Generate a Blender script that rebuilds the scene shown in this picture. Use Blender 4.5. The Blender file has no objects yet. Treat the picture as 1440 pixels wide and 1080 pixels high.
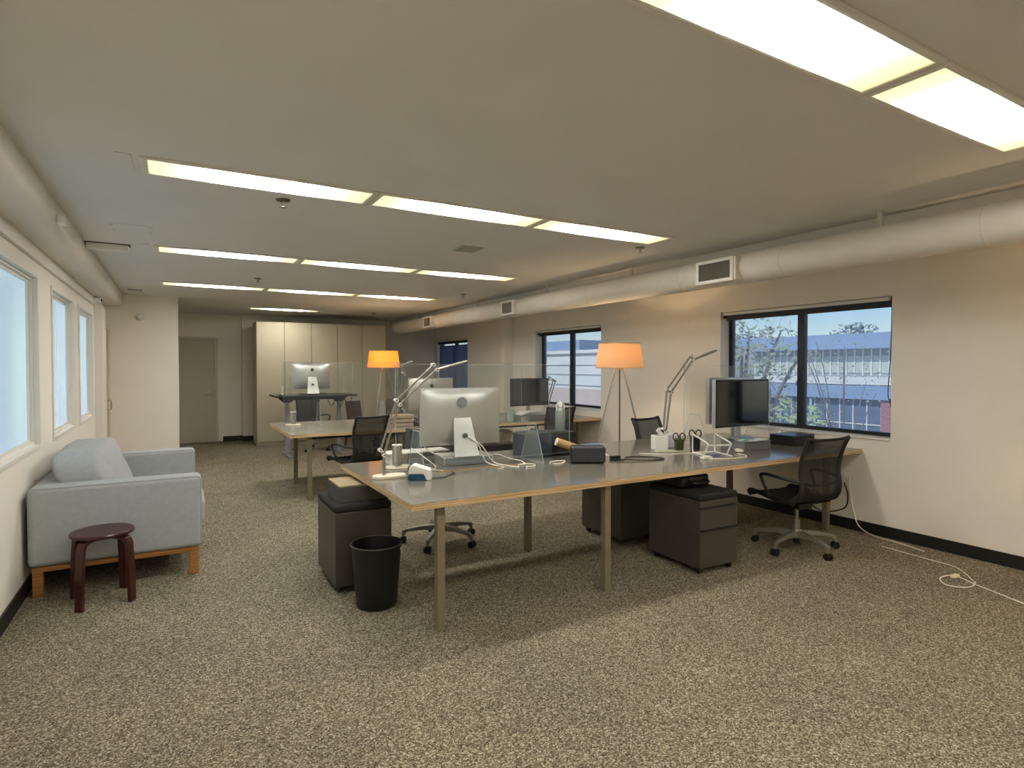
import bpy, bmesh, math, random
from mathutils import Vector, Matrix
rnd = random.Random(7)
sc = bpy.context.scene
COL = sc.collection
R = math.radians

# ------------------------------------------------------------------ camera
FPX, YAW, PITCH, EYE = 821.0, R(30.05), R(1.1), 1.5
CYP = 516 + FPX*math.tan(PITCH)
cam_d = bpy.data.cameras.new('camera'); cam = bpy.data.objects.new('camera', cam_d); COL.objects.link(cam)
cam_d.sensor_width = 36; cam_d.sensor_fit = 'HORIZONTAL'; cam_d.lens = 36*FPX/1440
cam_d.shift_y = -(540-CYP)/1440
cam_d.clip_start = 0.05; cam_d.clip_end = 500
cam.location = (0, 0, EYE); cam.rotation_euler = (math.pi/2-PITCH, 0, -YAW)
sc.camera = cam

# ------------------------------------------------------------------ world, sun, exposure
w = bpy.data.worlds.new('sky_world'); sc.world = w; w.use_nodes = True
nt = w.node_tree; bg = nt.nodes['Background']
sky = nt.nodes.new('ShaderNodeTexSky'); sky.sky_type = 'NISHITA'; sky.sun_disc = False
sky.sun_elevation = R(48); sky.sun_rotation = R(-75); sky.air_density = 1.0; sky.dust_density = 0.0; sky.ozone_density = 4.0
nt.links.new(sky.outputs[0], bg.inputs[0]); bg.inputs[1].default_value = 0.062
sl = bpy.data.lights.new('sun', 'SUN'); sl.energy = 1.7; sl.angle = R(0.6); sl.color = (1, .95, .87)
so = bpy.data.objects.new('sun', sl); COL.objects.link(so); so.location = (-20, 5, 25)
so.rotation_euler = Vector((0.72, 0.18, -0.75)).to_track_quat('-Z', 'Y').to_euler()
sc.view_settings.view_transform = 'Standard'; sc.view_settings.look = 'None'
sc.view_settings.exposure = 1.1; sc.view_settings.gamma = 1.0
try: sc.view_settings.use_curve_mapping = False
except Exception: pass

TROFFER_E = 16.5      # ceiling lens radiance
WINDOW_E = 0.32      # frosted daylight panes
BULB_W = 10.0

# ------------------------------------------------------------------ materials
def lin(h):
    h = h.lstrip('#'); out = []
    for i in (0, 2, 4):
        c = int(h[i:i+2], 16)/255
        out.append(c/12.92 if c <= .04045 else ((c+.055)/1.055)**2.4)
    return (*out, 1)
def scale(c, k): return (c[0]*k, c[1]*k, c[2]*k, 1)
MATS = {}
def mat(name, col, rough=.5, metal=0., var=.06, vs=12., bump=0., bs=200., spec=.5, trans=0., coat=0.):
    """principled material with procedural colour variation and fine relief"""
    if name in MATS: return MATS[name]
    m = bpy.data.materials.new(name); m.use_nodes = True; MATS[name] = m
    n = m.node_tree.nodes; L = m.node_tree.links; b = n['Principled BSDF']
    c = lin(col) if isinstance(col, str) else col
    tc = n.new('ShaderNodeTexCoord')
    nz = n.new('ShaderNodeTexNoise'); nz.inputs['Scale'].default_value = vs; nz.inputs['Detail'].default_value = 3
    L.new(tc.outputs['Object'], nz.inputs['Vector'])
    rp = n.new('ShaderNodeValToRGB'); rp.color_ramp.elements[0].position = .3; rp.color_ramp.elements[1].position = .7
    rp.color_ramp.elements[0].color = scale(c, 1-var); rp.color_ramp.elements[1].color = scale(c, 1+var)
    L.new(nz.outputs['Fac'], rp.inputs['Fac']); L.new(rp.outputs['Color'], b.inputs['Base Color'])
    b.inputs['Roughness'].default_value = rough; b.inputs['Metallic'].default_value = metal
    b.inputs['Specular IOR Level'].default_value = spec
    if coat: b.inputs['Coat Weight'].default_value = coat; b.inputs['Coat Roughness'].default_value = .1
    if bump:
        n2 = n.new('ShaderNodeTexNoise'); n2.inputs['Scale'].default_value = bs; n2.inputs['Detail'].default_value = 2
        L.new(tc.outputs['Object'], n2.inputs['Vector'])
        bp = n.new('ShaderNodeBump'); bp.inputs['Strength'].default_value = bump; bp.inputs['Distance'].default_value = .004
        L.new(n2.outputs['Fac'], bp.inputs['Height']); L.new(bp.outputs['Normal'], b.inputs['Normal'])
    if trans:
        out = n['Material Output']; tr = n.new('ShaderNodeBsdfTransparent'); mx = n.new('ShaderNodeMixShader')
        mx.inputs[0].default_value = trans
        L.new(b.outputs[0], mx.inputs[1]); L.new(tr.outputs[0], mx.inputs[2]); L.new(mx.outputs[0], out.inputs['Surface'])
    return m
def carpet():
    m = bpy.data.materials.new('carpet'); m.use_nodes = True
    n = m.node_tree.nodes; L = m.node_tree.links; b = n['Principled BSDF']
    tc = n.new('ShaderNodeTexCoord')
    vo = n.new('ShaderNodeTexVoronoi'); vo.inputs['Scale'].default_value = 170; L.new(tc.outputs['Object'], vo.inputs['Vector'])
    sep = n.new('ShaderNodeSeparateColor'); L.new(vo.outputs['Color'], sep.inputs[0])
    rp = n.new('ShaderNodeValToRGB'); e = rp.color_ramp.elements
    e[0].position = 0; e[0].color = lin('#4b4536'); e[1].position = 1; e[1].color = lin('#d2c9b1')
    for p, c in ((.3, '#746c58'), (.55, '#8a816b'), (.82, '#a89e88')):
        x = e.new(p); x.color = lin(c)
    L.new(sep.outputs[0], rp.inputs[0])
    nz = n.new('ShaderNodeTexNoise'); nz.inputs['Scale'].default_value = 1.6; nz.inputs['Detail'].default_value = 5
    L.new(tc.outputs['Object'], nz.inputs['Vector'])
    r2 = n.new('ShaderNodeValToRGB'); r2.color_ramp.elements[0].position = .3; r2.color_ramp.elements[1].position = .7
    r2.color_ramp.elements[0].color = (.86, .86, .86, 1); r2.color_ramp.elements[1].color = (1.06, 1.05, 1.03, 1)
    L.new(nz.outputs['Fac'], r2.inputs[0])
    mx = n.new('ShaderNodeMixRGB'); mx.blend_type = 'MULTIPLY'; mx.inputs[0].default_value = 1
    L.new(rp.outputs[0], mx.inputs[1]); L.new(r2.outputs[0], mx.inputs[2]); L.new(mx.outputs[0], b.inputs['Base Color'])
    b.inputs['Roughness'].default_value = .95; b.inputs['Specular IOR Level'].default_value = .1
    n3 = n.new('ShaderNodeTexNoise'); n3.inputs['Scale'].default_value = 190; n3.inputs['Detail'].default_value = 2
    L.new(tc.outputs['Object'], n3.inputs['Vector'])
    bp = n.new('ShaderNodeBump'); bp.inputs['Strength'].default_value = .8; bp.inputs['Distance'].default_value = .01
    L.new(n3.outputs['Fac'], bp.inputs['Height']); L.new(bp.outputs[0], b.inputs['Normal'])
    return m
def plywood(name, c0, c1):
    m = bpy.data.materials.new(name); m.use_nodes = True
    n = m.node_tree.nodes; L = m.node_tree.links; b = n['Principled BSDF']
    tc = n.new('ShaderNodeTexCoord'); mp = n.new('ShaderNodeMapping'); mp.inputs['Scale'].default_value = (2, 2, 190)
    L.new(tc.outputs['Object'], mp.inputs[0])
    nz = n.new('ShaderNodeTexNoise'); nz.inputs['Scale'].default_value = 1; nz.inputs['Detail'].default_value = 3
    L.new(mp.outputs[0], nz.inputs['Vector'])
    rp = n.new('ShaderNodeValToRGB'); rp.color_ramp.elements[0].position = .38; rp.color_ramp.elements[1].position = .62
    rp.color_ramp.elements[0].color = lin(c0); rp.color_ramp.elements[1].color = lin(c1)
    L.new(nz.outputs['Fac'], rp.inputs[0]); L.new(rp.outputs[0], b.inputs['Base Color'])
    b.inputs['Roughness'].default_value = .45
    return m
def wood(name, c0, c1, rough=.4, sc_=(3, 40, 40)):
    m = bpy.data.materials.new(name); m.use_nodes = True
    n = m.node_tree.nodes; L = m.node_tree.links; b = n['Principled BSDF']
    tc = n.new('ShaderNodeTexCoord'); mp = n.new('ShaderNodeMapping'); mp.inputs['Scale'].default_value = sc_
    L.new(tc.outputs['Object'], mp.inputs[0])
    nz = n.new('ShaderNodeTexNoise'); nz.inputs['Scale'].default_value = 1.5; nz.inputs['Detail'].default_value = 4; nz.inputs['Distortion'].default_value = .6
    L.new(mp.outputs[0], nz.inputs['Vector'])
    rp = n.new('ShaderNodeValToRGB'); rp.color_ramp.elements[0].position = .3; rp.color_ramp.elements[1].position = .7
    rp.color_ramp.elements[0].color = lin(c0); rp.color_ramp.elements[1].color = lin(c1)
    L.new(nz.outputs['Fac'], rp.inputs[0]); L.new(rp.outputs[0], b.inputs['Base Color'])
    b.inputs['Roughness'].default_value = rough
    return m
def thin_glass(name, refl=.06, tint=(1, 1, 1, 1), haze=0., hcol=(.8, .85, .9, 1)):
    m = bpy.data.materials.new(name); m.use_nodes = True
    n = m.node_tree.nodes; L = m.node_tree.links; n.remove(n['Principled BSDF']); out = n['Material Output']
    tr = n.new('ShaderNodeBsdfTransparent'); tr.inputs[0].default_value = tint
    gl = n.new('ShaderNodeBsdfGlossy'); gl.inputs['Roughness'].default_value = .02
    lw = n.new('ShaderNodeLayerWeight'); pw = n.new('ShaderNodeMath'); pw.operation = 'POWER'; pw.inputs[1].default_value = 4.5
    L.new(lw.outputs['Facing'], pw.inputs[0])
    fr = n.new('ShaderNodeMath'); fr.operation = 'MULTIPLY'; fr.inputs[1].default_value = .9; L.new(pw.outputs[0], fr.inputs[0])
    ad = n.new('ShaderNodeMath'); ad.operation = 'ADD'; ad.inputs[1].default_value = refl; ad.use_clamp = True
    L.new(fr.outputs[0], ad.inputs[0])
    mx = n.new('ShaderNodeMixShader'); L.new(ad.outputs[0], mx.inputs[0]); L.new(tr.outputs[0], mx.inputs[1]); L.new(gl.outputs[0], mx.inputs[2])
    last = mx
    if haze:
        df = n.new('ShaderNodeBsdfTranslucent'); df.inputs[0].default_value = hcol
        nz = n.new('ShaderNodeTexNoise'); nz.inputs['Scale'].default_value = 5
        mr = n.new('ShaderNodeMapRange'); mr.inputs[3].default_value = haze*.7; mr.inputs[4].default_value = haze*1.3
        L.new(nz.outputs['Fac'], mr.inputs[0])
        m2 = n.new('ShaderNodeMixShader'); L.new(mr.outputs[0], m2.inputs[0])
        L.new(mx.outputs[0], m2.inputs[1]); L.new(df.outputs[0], m2.inputs[2]); last = m2
    L.new(last.outputs[0], out.inputs['Surface'])
    return m
def frosted(name, col, strength):
    """daylit frosted pane: gives off the daylight behind it, with a gloss coat"""
    m = bpy.data.materials.new(name); m.use_nodes = True
    n = m.node_tree.nodes; L = m.node_tree.links; b = n['Principled BSDF']
    b.inputs['Base Color'].default_value = (.25, .3, .32, 1); b.inputs['Roughness'].default_value = .08
    tc = n.new('ShaderNodeTexCoord'); nz = n.new('ShaderNodeTexNoise'); nz.inputs['Scale'].default_value = .9; nz.inputs['Detail'].default_value = 1
    L.new(tc.outputs['Object'], nz.inputs['Vector'])
    rp = n.new('ShaderNodeValToRGB'); rp.color_ramp.elements[0].position = .35; rp.color_ramp.elements[1].position = .65
    rp.color_ramp.elements[0].color = lin('#acc9ea'); rp.color_ramp.elements[1].color = lin(col)
    L.new(nz.outputs['Fac'], rp.inputs[0]); L.new(rp.outputs[0], b.inputs['Emission Color'])
    b.inputs['Emission Strength'].default_value = strength
    return m
def lens_mat():
    """prismatic troffer lens: bright over the tubes, yellower and dimmer past the tube ends"""
    m = bpy.data.materials.new('troffer_lens'); m.use_nodes = True
    n = m.node_tree.nodes; L = m.node_tree.links; b = n['Principled BSDF']
    b.inputs['Base Color'].default_value = (.8, .8, .75, 1); b.inputs['Roughness'].default_value = .3
    tc = n.new('ShaderNodeTexCoord'); sp = n.new('ShaderNodeSeparateXYZ'); L.new(tc.outputs['Object'], sp.inputs[0])
    ab = n.new('ShaderNodeMath'); ab.operation = 'ABSOLUTE'; L.new(sp.outputs[0], ab.inputs[0])
    rp = n.new('ShaderNodeValToRGB'); e = rp.color_ramp.elements
    e[0].position = .19; e[0].color = (1, .97, .93, 1); e[1].position = .585; e[1].color = (.024, .0225, .0115, 1)
    x = e.new(.34); x.color = (.115, .11, .092, 1); x = e.new(.45); x.color = (.032, .0305, .020, 1)
    L.new(ab.outputs[0], rp.inputs[0]); L.new(rp.outputs[0], b.inputs['Emission Color'])
    b.inputs['Emission Strength'].default_value = TROFFER_E
    return m
def shade_mat(name, c, tr=.6):
    m = bpy.data.materials.new(name); m.use_nodes = True
    n = m.node_tree.nodes; L = m.node_tree.links; n.remove(n['Principled BSDF']); out = n['Material Output']
    d = n.new('ShaderNodeBsdfDiffuse'); t = n.new('ShaderNodeBsdfTranslucent'); mx = n.new('ShaderNodeMixShader')
    nz = n.new('ShaderNodeTexNoise'); nz.inputs['Scale'].default_value = 60
    rp = n.new('ShaderNodeValToRGB'); rp.color_ramp.elements[0].color = scale(lin(c), .9); rp.color_ramp.elements[1].color = lin(c)
    tc = n.new('ShaderNodeTexCoord'); L.new(tc.outputs['Object'], nz.inputs['Vector'])
    L.new(nz.outputs['Fac'], rp.inputs[0]); L.new(rp.outputs[0], d.inputs[0]); L.new(rp.outputs[0], t.inputs[0])
    mx.inputs[0].default_value = tr; L.new(d.outputs[0], mx.inputs[1]); L.new(t.outputs[0], mx.inputs[2]); L.new(mx.outputs[0], out.inputs[0])
    return m

WALL = mat('wall_paint', '#efe9dc', .85, var=.015, vs=3, bump=.05, bs=120, spec=.2)
CEIL = mat('ceiling_paint', '#e2dfd8', .9, var=.02, vs=2, bump=.08, bs=150, spec=.15)
TRIMW = mat('white_trim_paint', '#e6e0d4', .5, var=.02, vs=6, spec=.4)
DUCT = mat('duct_paint', '#ded6c6', .6, var=.03, vs=5, bump=.05, bs=30)
DARKBASE = mat('black_vinyl_base', '#17140f', .5, var=.1)
CARPET = carpet()
BLACKFR = mat('black_window_metal', '#14161a', .4, var=.1)
LAM = mat('grey_laminate', '#726e63', .15, var=.07, vs=6, bump=.01, bs=60, spec=.6)
LAM2 = mat('pale_laminate', '#8a8373', .18, var=.05, vs=5, spec=.6)
PLY = plywood('plywood_edge', '#b08c58', '#e2c69a')
LEGW = mat('taupe_post', '#80765d', .45, var=.08, vs=9)
ALU = mat('aluminium', '#c9c7c2', .32, metal=.85, var=.03)
CHROME = mat('polished_steel', '#c4c2bc', .18, metal=1., var=.02)
SATIN = mat('satin_steel', '#9c988d', .38, metal=.7, var=.04)
WHITEPL = mat('white_plastic', '#e6e3da', .35, var=.02)
CREAMPL = mat('cream_enamel', '#e3dbbd', .3, var=.03)
BLACKPL = mat('black_plastic', '#15140f', .45, var=.12)
DKGREY = mat('dark_grey_plastic', '#2c2c2b', .5, var=.08)
MESHF = mat('chair_mesh', '#211f1a', .75, var=.15, vs=60, bump=.3, bs=700, trans=.14)
SEATF = mat('chair_seat_mesh', '#1b1a17', .8, var=.15, vs=60, bump=.3, bs=700)
CHFR = mat('chair_frame', '#1d1b17', .5, var=.1)
PEDM = mat('pedestal_metal', '#48443b', .4, var=.04, vs=5, bump=.04, bs=400, spec=.5)
PEDC = mat('pedestal_cushion', '#24231f', .9, var=.12, bump=.3, bs=500)
SOFAF = mat('sofa_fabric', '#a9abaa', .95, var=.05, vs=30, bump=.35, bs=420, spec=.1)
OAK = wood('sofa_oak', '#8a5a2c', '#b57e45')
MAHOG = wood('stool_wood', '#30130f', '#4c211b', .28)
WALNUT = wood('walnut_ply', '#2e1c12', '#5a3b27', .35)
CARD = mat('kraft_card', '#b3945c', .7, var=.08, vs=20)
PAPER = mat('paper_white', '#e3e2dc', .7, var=.02)
CABM = mat('wardrobe_lacquer', '#c0b79b', .4, var=.015, vs=2)
SCREEN = mat('screen_glass', '#07070a', .08, var=.1, spec=.6, coat=.4)
PLEXI = thin_glass('acrylic', .015, (.97, .985, .98, 1), haze=.02)
PLEXF = mat('acrylic_foot', '#dfe5e2', .3, var=.02, trans=.91)
PLEXE = mat('acrylic_edge', '#c5cdc8', .15, var=.03, trans=.45)
GLASS = thin_glass('window_glass', .03, (.93, .96, 1, 1), haze=.14, hcol=(.8, .88, 1, 1))
FROST = frosted('frosted_pane', '#b6dfe7', WINDOW_E)
LENS = lens_mat()
SHADE1 = shade_mat('lamp_shade_linen', '#ecd0ac', .36)
SHADE2 = shade_mat('lamp_shade_amber', '#f2c26a', .5)
CABLEW = mat('white_cable', '#efe9d8', .5, var=.03)
CABLEB = mat('black_cable', '#16130f', .5, var=.1)

# ------------------------------------------------------------------ mesh builder
class MB:
    def __init__(s): s.v = []; s.f = []
    def add(s, vs, fs):
        o = len(s.v); s.v += [tuple(v) for v in vs]; s.f += [tuple(i+o for i in f) for f in fs]; return s
    def box(s, x0, x1, y0, y1, z0, z1):
        return s.add([(x0,y0,z0),(x1,y0,z0),(x1,y1,z0),(x0,y1,z0),(x0,y0,z1),(x1,y0,z1),(x1,y1,z1),(x0,y1,z1)],
                     [(0,3,2,1),(4,5,6,7),(0,1,5,4),(1,2,6,5),(2,3,7,6),(3,0,4,7)])
    def bar(s, p0, p1, wd, ht, up=(0,0,1)):
        p0 = Vector(p0); p1 = Vector(p1); d = (p1-p0).normalized(); u = Vector(up)
        if abs(d.dot(u)) > .98: u = Vector((1,0,0))
        a = d.cross(u).normalized()*wd/2; b = a.cross(d).normalized()*ht/2
        vs = [p0-a-b, p0+a-b, p0+a+b, p0-a+b, p1-a-b, p1+a-b, p1+a+b, p1-a+b]
        return s.add(vs, [(0,3,2,1),(4,5,6,7),(0,1,5,4),(1,2,6,5),(2,3,7,6),(3,0,4,7)])
    def cyl(s, p0, p1, r0, r1=None, n=16, caps=True):
        r1 = r0 if r1 is None else r1
        p0 = Vector(p0); p1 = Vector(p1); d = (p1-p0).normalized()
        u = Vector((0,0,1)) if abs(d.z) < .9 else Vector((1,0,0))
        a = d.cross(u).normalized(); b = d.cross(a).normalized()
        vs = []
        for p, r in ((p0, r0), (p1, r1)):
            for i in range(n):
                t = 2*math.pi*i/n; vs.append(p+a*(r*math.cos(t))+b*(r*math.sin(t)))
        fs = [(i, i+n, (i+1) % n+n, (i+1) % n) for i in range(n)]
        if caps: fs += [tuple(range(n)), tuple(range(2*n-1, n-1, -1))]
        return s.add(vs, fs)
    def tube(s, pts, r, n=8, smooth=0, closed=False, rs=None):
        P = [Vector(p) for p in pts]
        if smooth: P = spline(P, smooth, closed)
        m = len(P); vs = []; prev = None
        for i, p in enumerate(P):
            if closed: t = P[(i+1) % m]-P[i-1]
            else: t = P[min(i+1, m-1)]-P[max(i-1, 0)]
            t.normalize()
            if prev is None:
                u = Vector((0,0,1)) if abs(t.z) < .9 else Vector((1,0,0)); a = t.cross(u).normalized()
            else:
                a = (prev-t*prev.dot(t)); a = a.normalized() if a.length > 1e-6 else t.orthogonal().normalized()
            prev = a; b = t.cross(a); rr = r if rs is None else rs(i/(m-1))
            for k in range(n):
                q = 2*math.pi*k/n; vs.append(p+a*(rr*math.cos(q))+b*(rr*math.sin(q)))
        fs = []
        for i in range(m if closed else m-1):
            j = (i+1) % m
            fs += [(i*n+k, i*n+(k+1) % n, j*n+(k+1) % n, j*n+k) for k in range(n)]
        if not closed: fs += [tuple(range(n-1, -1, -1)), tuple(range((m-1)*n, m*n))]
        return s.add(vs, fs)
    def lathe(s, prof, n=24, c=(0,0,0), sx=1, sy=1):
        vs = []; m = len(prof)
        for r, z in prof:
            for k in range(n):
                t = 2*math.pi*k/n; vs.append((c[0]+r*sx*math.cos(t), c[1]+r*sy*math.sin(t), c[2]+z))
        fs = [(i*n+k, i*n+(k+1) % n, (i+1)*n+(k+1) % n, (i+1)*n+k) for i in range(m-1) for k in range(n)]
        if prof[0][0] > 1e-5: fs.append(tuple(range(n-1, -1, -1)))
        if prof[-1][0] > 1e-5: fs.append(tuple(range((m-1)*n, m*n)))
        return s.add(vs, fs)
    def prism(s, poly, f0, f1):
        """poly: list of 2-D points, f0/f1 map a 2-D point to the two faces"""
        n = len(poly); vs = [f0(*p) for p in poly]+[f1(*p) for p in poly]
        return s.add(vs, [tuple(range(n-1, -1, -1)), tuple(range(n, 2*n))]+[(i, (i+1) % n, (i+1) % n+n, i+n) for i in range(n)])
    def sheet(s, fn, nu, nv, th=None):
        """surface fn(u,v); with th (a vector function or vector) a thick sheet"""
        vs = [Vector(fn(i/nu, j/nv)) for i in range(nu+1) for j in range(nv+1)]; w_ = nv+1
        fs = [(i*w_+j, (i+1)*w_+j, (i+1)*w_+j+1, i*w_+j+1) for i in range(nu) for j in range(nv)]
        if th is None: return s.add(vs, fs)
        N = len(vs); v2 = [v+Vector(th) for v in vs]
        f2 = [tuple(i+N for i in reversed(f)) for f in fs]; sd = []
        for i in range(nu):
            sd += [(i*w_, i*w_+N, (i+1)*w_+N, (i+1)*w_), (i*w_+nv, (i+1)*w_+nv, (i+1)*w_+nv+N, i*w_+nv+N)]
        for j in range(nv):
            sd += [(j, j+1, j+1+N, j+N), (nu*w_+j, nu*w_+j+N, nu*w_+j+1+N, nu*w_+j+1)]
        return s.add(vs+v2, fs+f2+sd)
    def pillow(s, c, dims, e1=.35, e2=.35, n=24, fn=None):
        hx, hy, hz = (d/2 for d in dims); vs = []; fs = []
        sg = lambda x, p: math.copysign(abs(x)**p, x)
        for i in range(n+1):
            a = -math.pi/2+math.pi*i/n
            for k in range(2*n):
                b = math.pi*k/n
                p = Vector((sg(math.cos(a), e1)*sg(math.cos(b), e2)*hx, sg(math.cos(a), e1)*sg(math.sin(b), e2)*hy, sg(math.sin(a), e1)*hz))
                if fn: p = fn(p)
                vs.append((p.x+c[0], p.y+c[1], p.z+c[2]))
        m = 2*n
        for i in range(n):
            for k in range(m): fs.append((i*m+k, i*m+(k+1) % m, (i+1)*m+(k+1) % m, (i+1)*m+k))
        return s.add(vs, fs)
    def build(s, name, m, parent=None, bevel=0., seg=2, angle=38, loc=None, weld=False):
        me = bpy.data.meshes.new(name); me.from_pydata(s.v, [], s.f)
        bm = bmesh.new(); bm.from_mesh(me)
        if weld: bmesh.ops.remove_doubles(bm, verts=bm.verts, dist=1e-5)
        bmesh.ops.recalc_face_normals(bm, faces=bm.faces); bm.to_mesh(me); bm.free()
        me.materials.append(m)
        for p in me.polygons: p.use_smooth = True
        o = bpy.data.objects.new(name, me); COL.objects.link(o)
        if bevel:
            b = o.modifiers.new('bevel', 'BEVEL'); b.width = bevel; b.segments = seg; b.limit_method = 'ANGLE'; b.angle_limit = R(40)
            o.modifiers.new('normals', 'WEIGHTED_NORMAL')
        else: me.set_sharp_from_angle(angle=R(angle))
        if parent: o.parent = parent
        if loc: o.location = loc
        return o
def spline(P, k, closed=False):
    out = []; m = len(P)
    rng = range(m if closed else m-1)
    for i in rng:
        g = (lambda j: P[j % m]) if closed else (lambda j: P[max(0, min(m-1, j))])
        p0, p1, p2, p3 = g(i-1), g(i), g(i+1), g(i+2)
        for q in range(k):
            t = q/k
            out.append(.5*((2*p1)+(p2-p0)*t+(2*p0-5*p1+4*p2-p3)*t*t+(3*p1-p0-3*p2+p3)*t**3))
    if not closed: out.append(P[-1].copy())
    return out
def tag(o, label, cat, group=None, kind=None):
    if label: o['label'] = label
    if cat: o['category'] = cat
    if group: o['group'] = group
    if kind: o['kind'] = kind
    return o
def struct(o, label=None, cat=None):
    o['kind'] = 'structure'
    if label: o['label'] = label
    if cat: o['category'] = cat
    return o
def thing(name, label, cat, loc=(0,0,0), rz=0., group=None):
    o = bpy.data.objects.new(name, None); COL.objects.link(o); o.empty_display_size = .1
    o.location = loc; o.rotation_euler = (0, 0, rz)
    return tag(o, label, cat, group)
def dup(o, parent=None, loc=None, rz=None, label=None, group=None):
    c = o.copy(); COL.objects.link(c)
    if parent: c.parent = parent
    if loc is not None: c.location = loc
    if rz is not None: c.rotation_euler = (0, 0, rz)
    if label: c['label'] = label
    if group: c['group'] = group
    for ch in list(o.children): dup(ch, c)
    return c
def at(x, y, X=None, Y=None, Z=None):
    """photo pixel -> point on a plane of the room (X, Y or Z = const)"""
    cp, sp_, cy, sy = math.cos(PITCH), math.sin(PITCH), math.cos(YAW), math.sin(YAW)
    F = Vector((sy*cp, cy*cp, -sp_)); Rv = Vector((cy, -sy, 0)); U = Rv.cross(F)
    d = F+Rv*((x-720)/FPX)+U*((CYP-y)/FPX); C = Vector((0, 0, EYE))
    t = (X/d.x) if X is not None else (Y/d.y) if Y is not None else (Z-EYE)/d.z
    return C+d*t

# ------------------------------------------------------------------ room shell
XL, XR, Y0, YB, ZC = -.86, 5.41, -3.0, 13.1, 2.555
EW = 10.2                                        # stub wall at the end of the left window wall
struct(MB().box(XL-.2, XR+.2, Y0-.2, YB+.2, -.12, 0).build('floor', CARPET), 'speckled beige brown loop carpet floor', 'floor')
struct(MB().box(XL-.2, XR+.2, Y0-.2, YB+.2, ZC, ZC+.2).build('ceiling', CEIL), 'flat painted off-white ceiling', 'ceiling')
def wall_y(name, x0, x1, ya, yb, holes, label, z1=ZC):
    """wall running along Y with rectangular openings (y0,y1,z0,z1)"""
    m = MB(); y = ya
    for (a, b, c, d) in sorted(holes):
        m.box(x0, x1, y, a, 0, z1); m.box(x0, x1, a, b, 0, c); m.box(x0, x1, a, b, d, z1); y = b
    m.box(x0, x1, y, yb, 0, z1)
    return struct(m.build(name, WALL), label, 'wall')
RW = [(2.75, 4.59, .86, 2.12), (6.75, 8.55, .86, 2.12), (11.24, 12.98, .86, 2.12)]
LW = [(3.15, 5.40, .92, 2.16), (5.97, 7.15, .91, 2.15), (7.52, 8.70, .90, 2.14)]
wall_y('wall_right', XR, XR+.24, Y0, YB, RW, 'warm white painted wall with three black windows')
wall_y('wall_left', XL-.22, XL, Y0, YB, LW, 'warm white painted wall with frosted windows')
struct(MB().box(XL, XR, YB, YB+.2, 0, ZC).build('wall_back', WALL), 'off-white wall behind the wardrobes and door', 'wall')
struct(MB().box(XL, XR, Y0-.2, Y0, 0, ZC).build('wall_front', WALL), 'off-white wall behind the viewer', 'wall')
struct(MB().box(XL, .06, EW, EW+.14, 0, ZC).build('wall_stub', WALL), 'short off-white wall stub behind the sofa', 'wall')
struct(MB().box(1.19, 3.95, YB-.16, YB, 0, ZC).build('wall_nib', WALL), 'shallow wall nib beside the wardrobes', 'wall')
struct(MB().box(4.32, XR, Y0, YB, 2.42, ZC).build('trim_1', WALL), 'boxed soffit along the ceiling behind the round duct', 'soffit')
struct(MB().box(5.225, XR, 9.32, 9.46, 0, 2.42).build('trim_2', WALL), 'slim wall pilaster between the right hand windows', 'pilaster')
# corner chase along the left wall, rounded underside
m = MB(); prof = [(XL, ZC), (-.64, ZC), (-.64, 2.45)]
for i in range(7):
    t = math.pi/2*i/6; prof.append((-.64-.07+.07*math.cos(t), 2.45-.07*math.sin(t)))
prof.append((XL, 2.38))
m.prism(prof, lambda x, z: (x, Y0, z), lambda x, z: (x, EW, z))
struct(m.build('trim_3', TRIMW), 'rounded white pipe chase in the ceiling corner', 'chase')
struct(MB().box(XL, XL+.025, Y0, 9.3, 2.262, 2.30).build('trim_4', TRIMW, bevel=.004), 'thin white picture rail above the frosted windows', 'trim')
struct(MB().box(XL, XL+.09, 8.93, 9.28, 0, 2.262).build('trim_5', TRIMW, bevel=.006), 'white boxed post beside the frosted window', 'trim')
struct(MB().box(XR-.014, XR, Y0, YB, 0, .1).build('baseboard_right', DARKBASE, bevel=.003), 'black vinyl base along the right wall', 'baseboard')
struct(MB().box(XL, XL+.014, Y0, 8.93, 0, .1).build('baseboard_left', DARKBASE, bevel=.003), 'black vinyl base along the window wall', 'baseboard')
struct(MB().box(.84, 1.19, YB-.014, YB, 0, .1).box(1.19, 3.95, YB-.174, YB-.16, 0, .1).box(1.178, 1.19, YB-.16, YB, 0, .1).box(3.95, XR-.014, YB-.014, YB, 0, .1).build('baseboard_back', DARKBASE), 'black vinyl base along the back wall', 'baseboard')

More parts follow.
